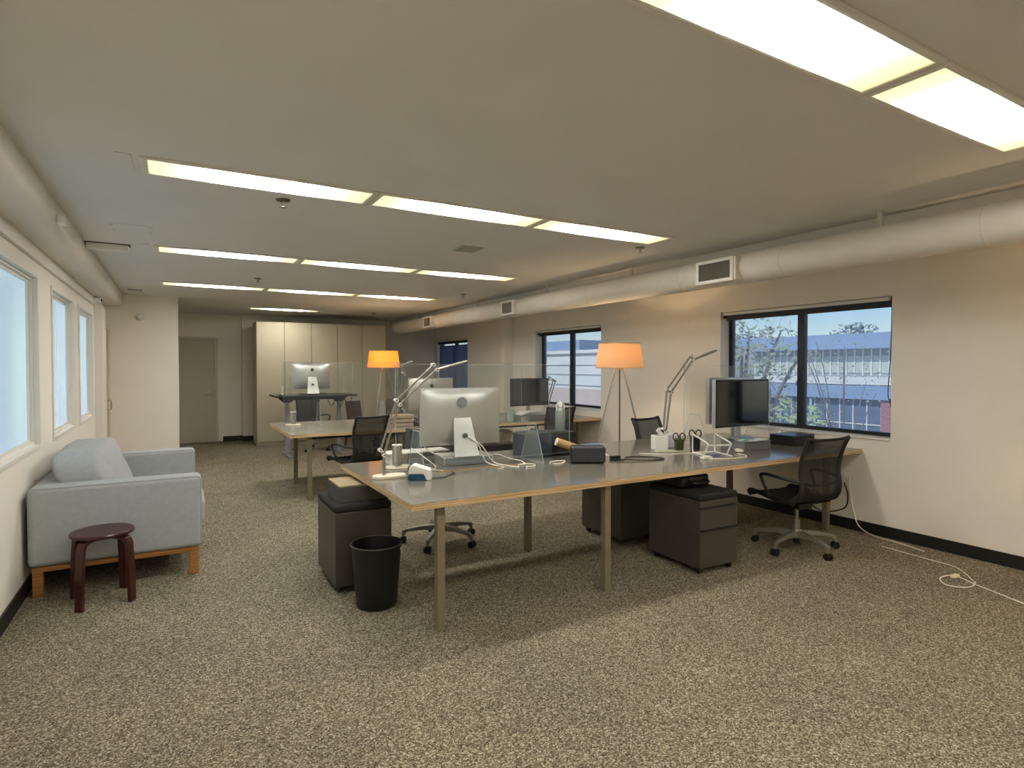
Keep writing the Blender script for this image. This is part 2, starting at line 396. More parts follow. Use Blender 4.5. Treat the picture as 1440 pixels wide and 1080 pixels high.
# right hand windows
def right_window(i, y0, y1, z0, z1, label):
    t = thing('window_%d' % i, label, 'window', (XR, (y0+y1)/2, z0)); t['kind'] = 'structure'
    h = (y1-y0)/2; H = z1-z0; xa, xb = .14, .20
    fr = MB().box(xa, xb, -h, -h+.045, 0, H).box(xa, xb, h-.045, h, 0, H).box(xa, xb, -h, h, 0, .045).box(xa, xb, -h, h, H-.045, H)
    fr.build('frame', BLACKFR, t, bevel=.004)
    mu = MB().box(xa-.012, xb-.005, .02-.035, .02+.035, .045, H-.045).build('mullion', BLACKFR, t, bevel=.004)
    MB().box(xa-.03, xa-.012, -.015, .025, H*.42, H*.49).build('latch', BLACKFR, mu, bevel=.003)
    MB().box(xa+.028, xa+.034, -h+.045, -.015, .045, H-.045).build('pane', GLASS, t)
    MB().box(xa+.028, xa+.034, .055, h-.045, .045, H-.045).build('pane', GLASS, t)
    MB().box(-.012, .14, -h+.002, h-.002, -.012, .012).build('sill', TRIMW, t, bevel=.004)
    b = thing('roller_blind', ['rolled-up white roller blind over the window beside the black monitor',
              'rolled-up white roller blind over the middle window behind the orange tripod lamp',
              'rolled-up white roller blind over the window with dark curtains'][i-1], 'blind', (XR, (y0+y1)/2, z1))
    MB().cyl((.022, -h+.03, -.021), (.022, h-.03, -.021), .019, n=16).build('roll', WHITEPL, b)
    MB().box(.055, .085, -h+.032, h-.032, -.092, -.008).build('head_rail', BLACKFR, b, bevel=.003)
    for s in (-1, 1): MB().box(.04, .10, s*(h-.016)-.013, s*(h-.016)+.013, -.066, -.002).build('bracket', BLACKFR, b, bevel=.003)
    if i == 1:
        MB().tube([(.06, -h+.03, -.06), (.055, -h+.035, -.5), (.05, -h+.05, -.86), (.045, -h+.02, -.93)], .004, 6, 6).build('cord', CABLEB, b)
        MB().cyl((.045, -h+.02, -.90), (.045, -h+.02, -.98), .012, .008, 10).build('cord_weight', BLACKPL, b)
    return t
wl = ['black framed sliding window beside the black monitor', 'black framed sliding window behind the orange tripod lamp', 'black framed window hung with dark curtains']
for i, q in enumerate(RW): right_window(i+1, *q, wl[i])
# left frosted windows with stepped trim
ll = ['largest frosted window, above the stool', 'narrow frosted window above the sofa back', 'narrow frosted window beside the white boxed post']
for i, (y0, y1, z0, z1) in enumerate(LW):
    t = thing('window_%d' % (i+4), ll[i], 'window', (XL, (y0+y1)/2, z0)); t['kind'] = 'structure'
    h = (y1-y0)/2; H = z1-z0
    def ring(x0, x1, a, b, zz=0):
        return MB().box(x0, x1, -h+a, -h+b, a, H-a).box(x0, x1, h-b, h-a, a, H-a).box(x0, x1, -h+b, h-b, a, b).box(x0, x1, -h+b, h-b, H-b, H-a)
    ring(-.03, .012, -.012, .018).build('casing', TRIMW, t, bevel=.003)
    ring(-.05, -.02, .016, .036).build('stop', TRIMW, t, bevel=.003)
    ring(-.075, -.04, .032, .056).build('sash', WHITEPL, t, bevel=.003)
    MB().box(-.062, -.055, -h+.05, h-.05, .05, H-.05).build('pane', FROST, t)
# doors
d = thing('door_1', 'flush painted door with lever handle in the back wall', 'door', (.25, YB, 0)); d['kind'] = 'structure'
MB().box(-.45, .45, -.03, 0, .01, 2.03).build('leaf', mat('door_paint', '#b9b09b', .55, var=.02, vs=3), d, bevel=.003)
MB().box(.45, .51, -.045, 0, 0, 2.09).box(-.51, -.45, -.045, 0, 0, 2.09).box(-.45, .45, -.045, 0, 2.035, 2.09).build('frame', mat('door_frame_paint', '#c4bba6', .5, var=.02), d, bevel=.004)
hd = MB().cyl((.39, -.03, 1.0), (.39, -.045, 1.0), .026, n=20).cyl((.39, -.04, 1.0), (.39, -.085, 1.0), .010).build('handle', CHROME, d)
MB().tube([(.39, -.08, 1.0), (.34, -.085, 1.0), (.26, -.08, .995)], .0095, 10, 4).build('lever', CHROME, hd)
d = thing('door_2', 'cream flush door at the end of the window wall', 'door', (XL, 9.75, 0)); d['kind'] = 'structure'
CREAMP = mat('cream_door_paint', '#d3c6a8', .5, var=.02, vs=3)
MB().box(0, .03, -.36, .36, .01, 2.03).build('leaf', CREAMP, d, bevel=.003)
MB().box(0, .05, -.44, -.36, 0, 2.11).box(0, .05, .36, .44, 0, 2.11).box(0, .05, -.36, .36, 2.03, 2.11).build('frame', CREAMP, d, bevel=.004)
MB().tube([(.03, .30, 1.02), (.075, .30, 1.02), (.075, .30, .90), (.03, .30, .90)], .007, 8, 4).build('pull_handle', CHROME, d)

# ------------------------------------------------------------------ ceiling lights (1 ft x 4 ft troffers)
def troffer_master():
    t = thing('ceiling_light', '', 'ceiling light')
    a, b = .61, .152
    m = MB()
    m.box(-a, a, -b, -b+.022, -.012, .0).box(-a, a, b-.022, b, -.012, 0).box(-a, -a+.03, -b+.022, b-.022, -.012, 0).box(a-.03, a, -b+.022, b-.022, -.012, 0)
    m.build('frame', TRIMW, t, bevel=.002)
    MB().box(-a+.034, a-.034, -b+.025, b-.025, -.008, -.001).build('lens', LENS, t)
    lp = MB()
    lp.box(-a+.03, a-.03, -b+.022, -b+.027, -.011, -.009).box(-a+.03, a-.03, b-.027, b-.022, -.011, -.009)
    lp.build('lens_lip', WHITEPL, t)
    return t
tm = None
pos = ['end toward the frosted windows', 'middle one', 'end toward the round duct']
def place_troffer(x, y, label):
    global tm
    if tm is None:
        tm = troffer_master(); tm.location = (x, y, ZC); tm['label'] = label; tm['group'] = 'lit ceiling troffers'
    else: dup(tm, loc=(x, y, ZC), label=label, group='lit ceiling troffers')
for rn, y in (('fifth', 1.15), ('fourth', 3.61), ('third', 6.08), ('second', 8.53)):
    for k in range(3):
        if rn == 'fifth' and k == 0: pass
        place_troffer(.47+k*1.225, y, 'lit fluorescent troffer, %s of the %s row from the white wardrobes' % (pos[k], rn))
place_troffer(1.77, 11.37, 'single lit fluorescent troffer in front of the white wardrobes')
for k in range(3):       # the row behind the viewer, which lights the carpet at the bottom of the picture
    place_troffer(.47+k*1.225, -1.3, 'lit fluorescent troffer, %s of the sixth row from the white wardrobes' % pos[k])
for k, (x, y) in enumerate(((-.21, 3.61), (-.21, 6.08))):
    tag(MB().box(-.035, .035, -.145, .145, -.004, 0).build('end_plate', CEIL, loc=(x, y, ZC), bevel=.002),
        'plain white end plate capping the %s troffer row from the wardrobes' % ('fourth', 'third')[k], 'end plate')

# small ceiling fittings
def sprinkler(x, y, where):
    t = thing('sprinkler', 'small pendant sprinkler on the ceiling '+where, 'sprinkler', (x, y, ZC), group='ceiling sprinklers')
    MB().lathe([(.0, 0), (.045, 0), (.04, -.008), (.012, -.012), (0, -.012)], 20).build('escutcheon', mat('brown_brass', '#6b6350', .4, metal=.6), t)
    MB().cyl((0,0,-.01), (0,0,-.035), .008).build('stem', SATIN, t)
    MB().lathe([(0, -.05), (.022, -.05), (.022, -.046), (0, -.044)], 14).cyl((-.012,0,-.033), (-.006,0,-.047), .003, n=6).cyl((.012,0,-.033), (.006,0,-.047), .003, n=6).build('deflector', SATIN, t)
sprinkler(.605, 3.93, 'by the fourth light row, sofa side')
sprinkler(3.577, 3.92, 'by the fourth light row, duct side')
sprinkler(.873, 7.55, 'by the second light row, sofa side')
sprinkler(3.646, 7.72, 'by the second light row, duct side')
sprinkler(3.4, 11.3, 'above the white wardrobes')
t = thing('ceiling_vent', 'small square grey ceiling vent between two light rows', 'vent', (2.275, 4.72, ZC))
MB().box(-.11, .11, -.11, .11, -.012, 0).build('frame', mat('vent_grey', '#c2bcb0', .5), t, bevel=.003)
MB().box(-.09, .09, -.09, .09, -.016, -.011).build('grille', mat('vent_mid', '#a8a295', .6), t)
t = thing('access_panel', 'flush painted access panel in the ceiling by the pipe chase', 'panel', (-.27, 5.32, ZC))
MB().box(-.15, .15, -.15, .15, -.003, 0).build('cover', CEIL, t, bevel=.001)
for sx in (-1, 1):
    for sy in (-1, 1): MB().cyl((sx*.12, sy*.1, -.003), (sx*.12, sy*.1, -.005), .006, n=8).build('screw', SATIN, t)
t = thing('emergency_light', 'white oblong emergency light box on the ceiling beside the chase', 'light box', (-.50, 6.08, ZC))
MB().box(-.13, .17, -.05, .05, -.055, -.006).build('housing', WHITEPL, t, bevel=.006)
MB().box(-.14, .18, -.055, .055, -.006, 0).build('mounting_plate', mat('dark_gap', '#4a463d', .6), t)
t = thing('ceiling_diffuser', 'small flat louvred diffuser on the ceiling by the wall stub', 'vent', (-.45, 9.4, ZC))
MB().box(-.10, .10, -.06, .06, -.014, 0).build('frame', TRIMW, t, bevel=.003)
for k in range(4): MB().box(-.085, .085, -.05+k*.028, -.035+k*.028, -.017, -.012).build('louver', mat('vent_dark', '#6d675b', .6), t)
t = thing('smoke_sensor', 'white box sensor on the face of the pipe chase', 'sensor', (-.64, 4.72, 2.44))
MB().box(0, .045, -.045, .045, -.025, .03).build('body', WHITEPL, t, bevel=.006)
MB().tube([(.01, .045, -.02), (.012, .4, -.05), (.01, .9, -.045), (.01, 1.3, .02)], .004, 6, 6).build('cable', CABLEW, t)
t = thing('door_closer', 'small white sensor bracket on top of the boxed post', 'sensor', (XL, 8.98, 2.30))
MB().box(.0, .07, -.06, .08, 0.0, .07).build('body', WHITEPL, t, bevel=.01)
MB().cyl((.07, 0, .04), (.08, 0, .04), .018, n=14).build('lens', BLACKPL, t)
t = thing('wall_camera', 'white dome camera on the wall stub below the ceiling', 'camera', (-.42, EW, 2.24))
MB().cyl((0, 0, 0), (0, -.03, 0), .06, n=20).build('mount', WHITEPL, t)
MB().pillow((0, -.05, -.005), (.09, .09, .09), 1, 1, 10).build('dome', WHITEPL, t)
tag(MB().box(1.165, 1.19, 12.98, 13.04, 1.44, 1.56).build('light_switch', WHITEPL, bevel=.004), 'white switch plate on the nib beside the back door', 'switch')

# ------------------------------------------------------------------ round duct with registers
DX, DZ, DR = 4.168, 2.333, .127
du = thing('round_duct', 'white painted round air duct hung along the soffit', 'duct', (DX, 0, DZ))
ys = [-3.0, 1.6, 2.9, 3.95, 5.35, 6.05, 7.5, 9.0, 10.5, 12.2]
for i in range(len(ys)-1):
    MB().cyl((0, ys[i], 0), (0, ys[i+1]-.004, 0), DR if i not in (4,) else DR*1.02, n=32).build('pipe_section', DUCT, du)
for y in ys[1:-1]: MB().cyl((0, y-.018, 0), (0, y+.018, 0), DR+.0035, n=32).build('seam_band', DUCT, du)
for ya, yb in ((3.27, 3.66), (6.89, 7.22), (9.83, 10.18)):
    rg = MB().box(-.165, -.02, ya-.02, yb+.02, -.112, .085).build('register_box', DUCT, du, bevel=.006)
    x = -.175; fr = MB()
    fr.box(x, -.163, ya, ya+.028, -.115, .085).box(x, -.163, yb-.028, yb, -.115, .085).box(x, -.163, ya+.028, yb-.028, -.115, -.087).box(x, -.163, ya+.028, yb-.028, .057, .085)
    fr.build('register_frame', TRIMW, rg, bevel=.002)
    MB().box(-.166, -.1652, ya+.028, yb-.028, -.087, .057).build('register_back', BLACKPL, rg)
    sl_ = MB(); k = 0; y = ya+.034
    while y < yb-.032:
        a = rnd.uniform(-.006, .006); sl_.bar((-.1695+a*.2, y, -.087), (-.1695-a*.2, y, .057), .0045, .005); y += .0135
    s_ = sl_.build('louvers', mat('louver_paint', '#8c8474', .5), rg); s_['kind'] = 'stuff'
for y in (2.2, 4.7, 6.3, 8.3, 11.0):
    MB().box(-.012, .012, y-.015, y+.015, DR-.004, ZC-DZ).build('hanger_strap', DUCT, du)

# ------------------------------------------------------------------ desks
def slab_hole(m, x0, x1, y0, y1, z0, z1, h):
    a, b, c, d_ = h
    return m.box(x0, x1, y0, c, z0, z1).box(x0, x1, d_, y1, z0, z1).box(x0, a, c, d_, z0, z1).box(b, x1, c, d_, z0, z1)
DT = .755
def desk(name, label, x0, x1, y0, y1, holes, legs, lam):
    t = thing(name, label, 'desk', ((x0+x1)/2, (y0+y1)/2, 0)); cx, cy = (x0+x1)/2, (y0+y1)/2
    h = [holes[0]-cx, holes[1]-cx, holes[2]-cy, holes[3]-cy]
    slab_hole(MB(), x0-cx, x1-cx, y0-cy, y1-cy, DT-.036, DT-.002, h).build('plywood_top', PLY, t)
    slab_hole(MB(), x0-cx+.001, x1-cx-.001, y0-cy+.001, y1-cy-.001, DT-.002, DT, h).build('laminate', lam, t)
    for (lx, ly) in legs:
        lg = MB().box(lx-cx-.024, lx-cx+.024, ly-cy-.024, ly-cy+.024, 0, DT-.036).build('leg', LEGW, t, bevel=.003)
        MB().box(lx-cx-.09, lx-cx+.09, ly-cy-.05, ly-cy+.05, DT-.041, DT-.036).build('mounting_plate', DKGREY, lg)
    MB().box(x0-cx+.3, x1-cx-.2, h[2]-.16, h[2]-.13, DT-.13, DT-.037).build('cable_rail', DKGREY, t)
    return t
D1 = desk('long_desk', 'long plywood-edged desk with dark grey top, crowded with cables and screens', 1.10, 5.395, 2.985, 4.53,
          (1.60, 2.36, 3.80, 3.87), [(1.30, 3.07), (2.49, 3.05), (2.48, 4.03), (1.38, 4.42), (5.19, 3.19), (4.90, 4.03)], LAM)
D2 = desk('long_desk', 'long plywood-edged desk between the wardrobes and the crowded desk', 1.09, 5.395, 6.72, 8.32,
          (2.2, 3.4, 7.47, 7.55), [(1.31, 6.82), (1.34, 7.87), (2.9, 6.82), (2.9, 7.87), (5.15, 6.95), (5.15, 8.1)], LAM2)

# acrylic screens
def screen(label, x0, x1, y, zb, H, feet):
    t = thing('acrylic_screen', label, 'screen', ((x0+x1)/2, y, zb+.003), group='clear acrylic desk screens'); h = (x1-x0)/2
    p = MB().box(-h, h, -.003, .003, .044, H).build('sheet', PLEXI, t)
    e = MB().box(-h-.002, -h, -.0035, .0035, .044, H).box(h, h+.002, -.0035, .0035, .044, H).box(-h, h, -.0035, .0035, H, H+.002).box(-h, h, -.0035, .0035, .042, .044)
    e.build('edge', PLEXE, t)
    for fx in feet:
        k = fx-(x0+x1)/2
        pts = [(-.17, 0), (.17, 0), (.055, .29), (-.055, .29)]
        f_ = MB().prism(pts, lambda a, b: (k-.003, a, b), lambda a, b: (k+.003, a, b)).build('foot', PLEXF, t)
        ed = MB()
        for i in range(4):
            a = pts[i]; b = pts[(i+1) % 4]; ed.tube([(k, a[0], a[1]+.001), (k, b[0], b[1]+.001)], .0026, 5)
        ed.build('foot_edge', PLEXE, f_)
screen('clear acrylic screen in front of the big computer with the grey round mark', 1.33, 2.81, 3.915, DT, .76, (1.48, 2.45))
screen('clear acrylic screen behind the scissors and pen cups', 4.14, 5.38, 3.93, DT, .75, (4.28, 5.2))
screen('clear acrylic screen at the free end of the desk by the wardrobes', 1.16, 2.62, 7.62, DT, .80, (1.58, 2.4))
screen('clear acrylic screen beside the lidless monitor on the desk by the wardrobes', 3.0, 4.4, 7.33, DT, .76, (3.15, 3.75))

# ------------------------------------------------------------------ task chairs
def chair_master():
    t = thing('task_chair', '', 'chair')
    # profile (y forward, z up) from the front lip to the top of the back, half width at each point
    P = [(.285,.405,.205), (.30,.435,.22), (.265,.455,.228), (.16,.45,.235), (.02,.432,.235), (-.10,.425,.225), (-.185,.455,.205),
         (-.228,.52,.198), (-.232,.60,.197), (-.222,.68,.20), (-.235,.78,.207), (-.265,.87,.206), (-.305,.950,.209)]
    sp = spline([Vector(p) for p in P], 4)
    cut = [i for i, p in enumerate(sp) if p.z > .19 and False]
    n = len(sp); split = int(n*.50)
    def shell(a, b):
        def fn(u, v):
            f = a+(b-a)*u; i = int(f); i = min(i, n-2); fr = f-i; p = sp[i].lerp(sp[i+1], fr)
            s = v*2-1; sag = .018*(1-s*s)
            tn = (sp[min(i+1, n-1)]-sp[max(i-1, 0)]); tn = Vector((0, tn.x, tn.y)).normalized()
            nr = Vector((0, tn.z, -tn.y))
            return Vector((s*p.z, p.x, p.y))+nr*(-sag if True else 0)
        return fn
    MB().sheet(shell(0, split), 20, 8).build('seat', SEATF, t, angle=80)
    MB().sheet(shell(split, n-1), 20, 8).build('backrest', MESHF, t, angle=80)
    for s in (-1, 1):
        pts = [(s*p.z, p.x, p.y) for p in sp]
        rs = lambda u: .015+.008*math.exp(-((u-.5)/.22)**2)
        fr = MB().tube(pts, .012, 8, rs=rs).build('side_frame', CHFR, t)
        ribs = MB(); i0, i1 = int(n*.36), int(n*.70); inner = []
        for i in range(i0, i1):
            p = sp[i]; wd = .004+.044*math.sin(math.pi*(i-i0)/(i1-1-i0))**.6
            q = (s*(p.z-wd), p.x-.004, p.y-.004); inner.append(q)
            if (i-i0) % 1 == 0: ribs.bar((s*p.z, p.x, p.y), q, .010, .012)
        ribs.tube(inner, .007, 8)
        ribs.build('spine_ribs', CHFR, fr)
        ap = [(s*.235, .05, .435), (s*.258, .05, .47), (s*.272, .085, .55), (s*.276, .11, .605), (s*.274, .09, .622)]
        ar = MB().tube(ap, .013, 8, 5).build('armrest', CHFR, t)
        MB().tube([(s*.205, -.228, .60), (s*.25, -.17, .612), (s*.274, -.05, .622), (s*.276, .06, .625), (s*.27, .11, .612)], .0125, 8, 5).build('arm_pad', CHFR, ar)
    MB().tube([(-.209, -.305, .952), (-.19, -.306, .945), (-.1, -.305, .934), (.1, -.305, .934), (.19, -.306, .945), (.209, -.305, .952)], .012, 8, 4).build('top_rail', CHFR, t)
    MB().tube([(-.19, -.232, .60), (-.09, -.25, .575), (.09, -.25, .575), (.19, -.232, .60)], .008, 8, 4).build('lumbar_band', CHFR, t)
    MB().tube([(-.2, -.15, .42), (-.1, -.06, .385), (.1, -.06, .385), (.2, -.15, .42)], .016, 8, 4).box(-.07, .07, -.09, .09, .345, .39).build('yoke', CHFR, t)
    MB().cyl((0,0,.10), (0,0,.24), .028).cyl((0,0,.24), (0,0,.36), .016).build('gas_lift', SATIN, t)
    MB().cyl((0,0,.05), (0,0,.125), .026).build('lift_foot', BLACKPL, t)
    MB().lathe([(0,.165), (.04,.165), (.05,.13), (.045,.095), (0,.095)], 18).build('hub', SATIN, t)
    for k in range(5):
        a = 2*math.pi*k/5+R(51); c, s = math.cos(a), math.sin(a)
        prof = [(.03,.155), (.03,.10), (.15,.112), (.29,.095), (.315,.055), (.332,.055), (.332,.105), (.30,.118), (.17,.145)]
        wv = [.026, .03, .024, .014, .010, .010, .010, .012, .018]
        m = MB(); N = len(prof)
        vs = [(r*c-q*s, r*s+q*c, z) for (r, z), q in zip(prof, wv)]+[(r*c+q*s, r*s-q*c, z) for (r, z), q in zip(prof, wv)]
        m.add(vs, [tuple(range(N)), tuple(range(2*N-1, N-1, -1))]+[(i, (i+1) % N+0 if False else (i+1) % N, (i+1) % N+N, i+N) for i in range(N)])
        m.build('base_leg', SATIN, t, bevel=.003)
        cx, cy = .322*c, .322*s
        ca = MB()
        for q in (-1, 1):
            ca.cyl((cx-s*q*.007, cy+c*q*.007, .028), (cx-s*q*.024, cy+c*q*.024, .028), .028, n=16)
        ca.box(cx-.008, cx+.008, cy-.008, cy+.008, .028, .062)
        ca.build('caster', BLACKPL, t)
    return t
ch = chair_master(); ch.location = (4.44, 2.98, 0); ch.rotation_euler = (0, 0, R(-9))
ch['label'] = 'black mesh task chair beside the wall outlet, pulled up to the crowded desk'; ch['group'] = 'black mesh task chairs'
G = 'black mesh task chairs'
dup(ch, loc=(4.45, 4.45, 0), rz=R(186), label='black mesh task chair across the desk below the lit bent lamp and tripod lamp', group=G)
dup(ch, loc=(1.97, 4.62, 0), rz=R(176), label='black mesh task chair behind the big computer with the grey round mark', group=G)
dup(ch, loc=(1.84, 6.74, 0), rz=R(17), label='black mesh task chair at the free end of the desk by the wardrobes', group=G)
dup(ch, loc=(2.16, 10.92, 0), rz=R(188), label='black mesh task chair behind the black standing desk', group=G)
dup(ch, loc=(4.62, 6.86, 0), rz=R(-8), label='black mesh task chair at the desk in front of the middle right hand window', group=G)

# ------------------------------------------------------------------ mobile pedestals
def pedestal(label, x, y, rz=0, cushion=True):
    t = thing('file_pedestal', label, 'cabinet', (x, y, 0), rz, 'grey rolling file pedestals')
    W, D, z0, z1 = .19, .27, .045, .535
    MB().box(-W, W, -D+.018, D, z0, z1).build('body', PEDM, t, bevel=.005)
    yf = -D
    MB().box(-W, W, yf, yf+.02, .488, z1).build('top_rail', PEDM, t, bevel=.003)
    for a, b in ((.325, .478), (z0+.005, .315)):
        dr = MB().box(-W, W, yf, yf+.02, a, b).build('drawer', PEDM, t, bevel=.003)
        MB().box(-W+.005, W-.005, yf-.004, yf+.004, b-.008, b+.004).build('pull_edge', DKGREY, dr)
    MB().cyl((W-.05, yf+.002, .512), (W-.05, yf-.006, .512), .008, n=12).build('lock', CHROME, t)
    if cushion: MB().box(-W-.003, W+.003, -D-.004, D, z1, z1+.048).build('cushion', PEDC, t, bevel=.018, seg=3)
    for sx in (-1, 1):
        for sy in (-1, 1):
            MB().cyl((sx*(W-.04)-.012, sy*(D-.05), .0225), (sx*(W-.04)+.012, sy*(D-.05), .0225), .0225, n=14).box(sx*(W-.04)-.006, sx*(W-.04)+.006, sy*(D-.05)-.006, sy*(D-.05)+.006, .02, .047).build('caster', BLACKPL, t)
    return t
pedestal('grey file pedestal beside the waste bin, a box on its cushion', .905+.19, 3.885+.26, R(180))
pedestal('grey file pedestal standing in the shadow behind the drawer pedestal', 3.42, 4.03, R(180))
pedestal('grey file pedestal showing two drawer fronts under the crowded desk', 3.445, 3.185, R(-2))
t = thing('storage_box', 'low grey box with tan lid on the pedestal by the waste bin', 'box', (1.12, 4.10, .583))
MB().box(-.17, .17, -.15, .17, 0, .105).build('body', mat('box_grey', '#4c4a46', .6), t, bevel=.003)
MB().box(-.172, .172, -.152, .172, .105, .118).build('lid', mat('box_tan', '#9b8a66', .6), t, bevel=.003)
t = thing('soft_bag', 'black laptop bag lying on the cushion of the drawer pedestal', 'bag', (3.42, 3.22, .583))
MB().pillow((0, .02, .05), (.30, .26, .10), .3, .3, 14).build('body', BLACKPL, t)
MB().tube([(-.08, -.10, .06), (-.07, -.16, .05), (.07, -.16, .05), (.08, -.10, .06)], .008, 6, 5).build('handle', BLACKPL, t)

# ------------------------------------------------------------------ waste bin
t = thing('waste_bin', 'round black plastic waste bin beside the pedestal', 'bin', (1.095, 3.60, 0))
MB().lathe([(0, 0), (.118, 0), (.126, .012), (.155, .385), (.158, .392), (.152, .392), (.122, .016), (0, .014)], 40).build('body', BLACKPL, t, angle=60)
MB().tube([(.158*math.cos(2*math.pi*i/40), .158*math.sin(2*math.pi*i/40), .39) for i in range(40)], .005, 6, closed=True).build('rim', mat('bin_rim', '#3a3a38', .35), t)
a = R(-38); MB().bar((.156*math.cos(a), .156*math.sin(a), .35), (.1575*math.cos(a), .1575*math.sin(a), .37), .016, .003).build('sticker', PAPER, t)

# ------------------------------------------------------------------ sofa
SX0, SX1, SY0, SY1 = XL+.03, .16, 4.77, 6.55
t = thing('sofa', 'light grey fabric two-seat sofa on an oak frame under the frosted windows', 'sofa', ((SX0+SX1)/2, (SY0+SY1)/2, 0))
hx, hy = (SX1-SX0)/2, (SY1-SY0)/2
wob = lambda k, amp: (lambda p: Vector((p.x+amp*math.sin(9*p.y+k)*math.cos(7*p.z), p.y+amp*.7*math.sin(11*p.x+k*2), p.z+amp*math.sin(8*p.x+5*p.y+k))))
MB().box(-hx+.02, hx-.02, -hy+.02, -hy+.06, .165, .20).box(-hx+.02, hx-.02, hy-.06, hy-.02, .165, .20).box(hx-.06, hx-.02, -hy+.06, hy-.06, .165, .20).box(-hx+.02, -hx+.06, -hy+.06, hy-.06, .165, .20).build('base_frame', OAK, t, bevel=.004)
for sx in (-1, 1):
    for sy in (-1, 1): MB().box(sx*(hx-.05)-.028, sx*(hx-.05)+.028, sy*(hy-.05)-.028, sy*(hy-.05)+.028, 0, .185).build('leg', OAK, t, bevel=.004)
for s in (-1, 1):
    ar = MB().box(-hx, hx+.005, s*(hy-.10)-.10, s*(hy-.10)+.10, .20, .715).build('arm', SOFAF, t, bevel=.035, seg=4)
    for q in (-1, 1):
        yy = s*(hy-.10)+q*.088
        MB().tube([(-hx+.02, yy, .708), (hx-.02, yy, .708), (hx-.002, yy, .69), (hx-.0, yy, .23)], .005, 6).build('piping', SOFAF, ar)
MB().box(-hx, -hx+.20, -hy+.18, hy-.18, .20, .715).build('back', SOFAF, t, bevel=.035, seg=4)
MB().box(-hx+.15, hx-.02, -hy+.19, hy-.19, .20, .32).build('seat_base', SOFAF, t, bevel=.02)
for k, s in enumerate((-1, 1)):
    cy_ = s*(hy-.205)/2
    MB().pillow((.135, cy_, .40), (hx*2-.19, (hy-.205)-.004, .19), .22, .16, 26, wob(k, .004)).build('seat_cushion', SOFAF, t)
def lean(p):
    q = Vector((p.x, p.y, p.z)); q.x += -.34*p.z
    q.x += .045*max(0, math.cos(p.y*2.0))*math.cos(p.z*4)*(1 if p.x > 0 else 0)
    q.z += .02*math.cos(p.y*2.1)+.006*math.sin(11*p.y+3*p.z)+.004*math.sin(23*p.y+9*p.x)
    q.x += .006*math.sin(17*p.z+6*p.y)+.004*math.sin(31*p.y+13*p.z)
    return q
bc = MB().pillow((-.21, -.01, .66), (.29, 2*hy-.40, .45), .38, .20, 40, lean).build('back_cushion', SOFAF, t)

# ------------------------------------------------------------------ bentwood stool
t = thing('bentwood_stool', 'round dark red-brown bentwood stool beside the sofa arm', 'stool', (-.41, 4.56, 0), 0)
MB().lathe([(0, .425), (.165, .425), (.175, .431), (.175, .444), (.170, .450), (0, .450)], 40).build('seat', MAHOG, t)
for px, py in ((-.515, 4.39), (-.219, 4.42), (-.594, 4.69), (-.307, 4.74)):
    a = math.atan2(py-4.56, px+.41); c, s = math.cos(a), math.sin(a)
    pr = [(.06, .425), (.145, .425), (.178, .412), (.196, .375), (.205, .25), (.213, 0), (.189, 0), (.181, .25), (.172, .365), (.16, .392), (.135, .402), (.06, .402)]
    N = len(pr); q = .024
    vs = [(r*c-q*s, r*s+q*c, z) for r, z in pr]+[(r*c+q*s, r*s-q*c, z) for r, z in pr]
    MB().add(vs, [tuple(range(N)), tuple(range(2*N-1, N-1, -1))]+[(i, (i+1) % N, (i+1) % N+N, i+N) for i in range(N)]).build('leg', MAHOG, t, bevel=.003)

# ------------------------------------------------------------------ tripod lamps
def tripod_lamp(label, x, y, shade, rz, watts):
    t = thing('tripod_floor_lamp', label, 'floor lamp', (x, y, 0), rz, 'tripod floor lamps')
    zb, zt, rb, rt = 1.49, 1.765, .27, .235
    sh = MB()
    n = 48; vs = []; fs = []
    for r, z in ((rb, zb), (rt, zt), (rt-.003, zt), (rb-.003, zb)):
        vs += [(r*math.cos(2*math.pi*k/n), r*math.sin(2*math.pi*k/n), z) for k in range(n)]
    for i in range(4):
        j = (i+1) % 4
        fs += [(i*n+k, i*n+(k+1) % n, j*n+(k+1) % n, j*n+k) for k in range(n)]
    so_ = sh.add(vs, fs).build('shade', shade, t, angle=60)
    for r, z in ((rb, zb), (rt, zt)):
        MB().tube([(r*math.cos(2*math.pi*k/n), r*math.sin(2*math.pi*k/n), z) for k in range(n)], .004, 6, closed=True).build('shade_rim', shade, so_)
    sp_ = MB()
    for k in range(3):
        a = 2*math.pi*k/3; sp_.cyl((0, 0, zt-.06), (rt*math.cos(a), rt*math.sin(a), zt-.01), .003, n=6)
    sp_.build('shade_spider', SATIN, so_)
    for k in range(3):
        a = 2*math.pi*k/3+.5
        MB().cyl((.045*math.cos(a), .045*math.sin(a), zb+.01), (.47*math.cos(a), .47*math.sin(a), 0), .009, .011, 10).build('leg', SATIN, t)
    MB().lathe([(0, zb-.02), (.055, zb-.02), (.055, zb+.02), (.02, zb+.03), (.02, zb+.06), (0, zb+.06)], 20).build('hub', SATIN, t)
    em = bpy.data.materials.get('bulb_glow')
    if em is None:
        em = bpy.data.materials.new('bulb_glow'); em.use_nodes = True
        b = em.node_tree.nodes['Principled BSDF']; b.inputs['Emission Color'].default_value = (1, .76, .47, 1); b.inputs['Emission Strength'].default_value = 12
    MB().lathe([(0, zb+.06), (.015, zb+.06), (.032, zb+.10), (.028, zb+.125), (0, zb+.135)], 16).build('bulb', em, t)
    l = bpy.data.lights.new('bulb_light', 'POINT'); l.energy = watts; l.color = (1, .76, .47); l.shadow_soft_size = .03
    lo = bpy.data.objects.new('bulb_light', l); COL.objects.link(lo); lo.parent = t; lo.location = (0, 0, zb+.13)
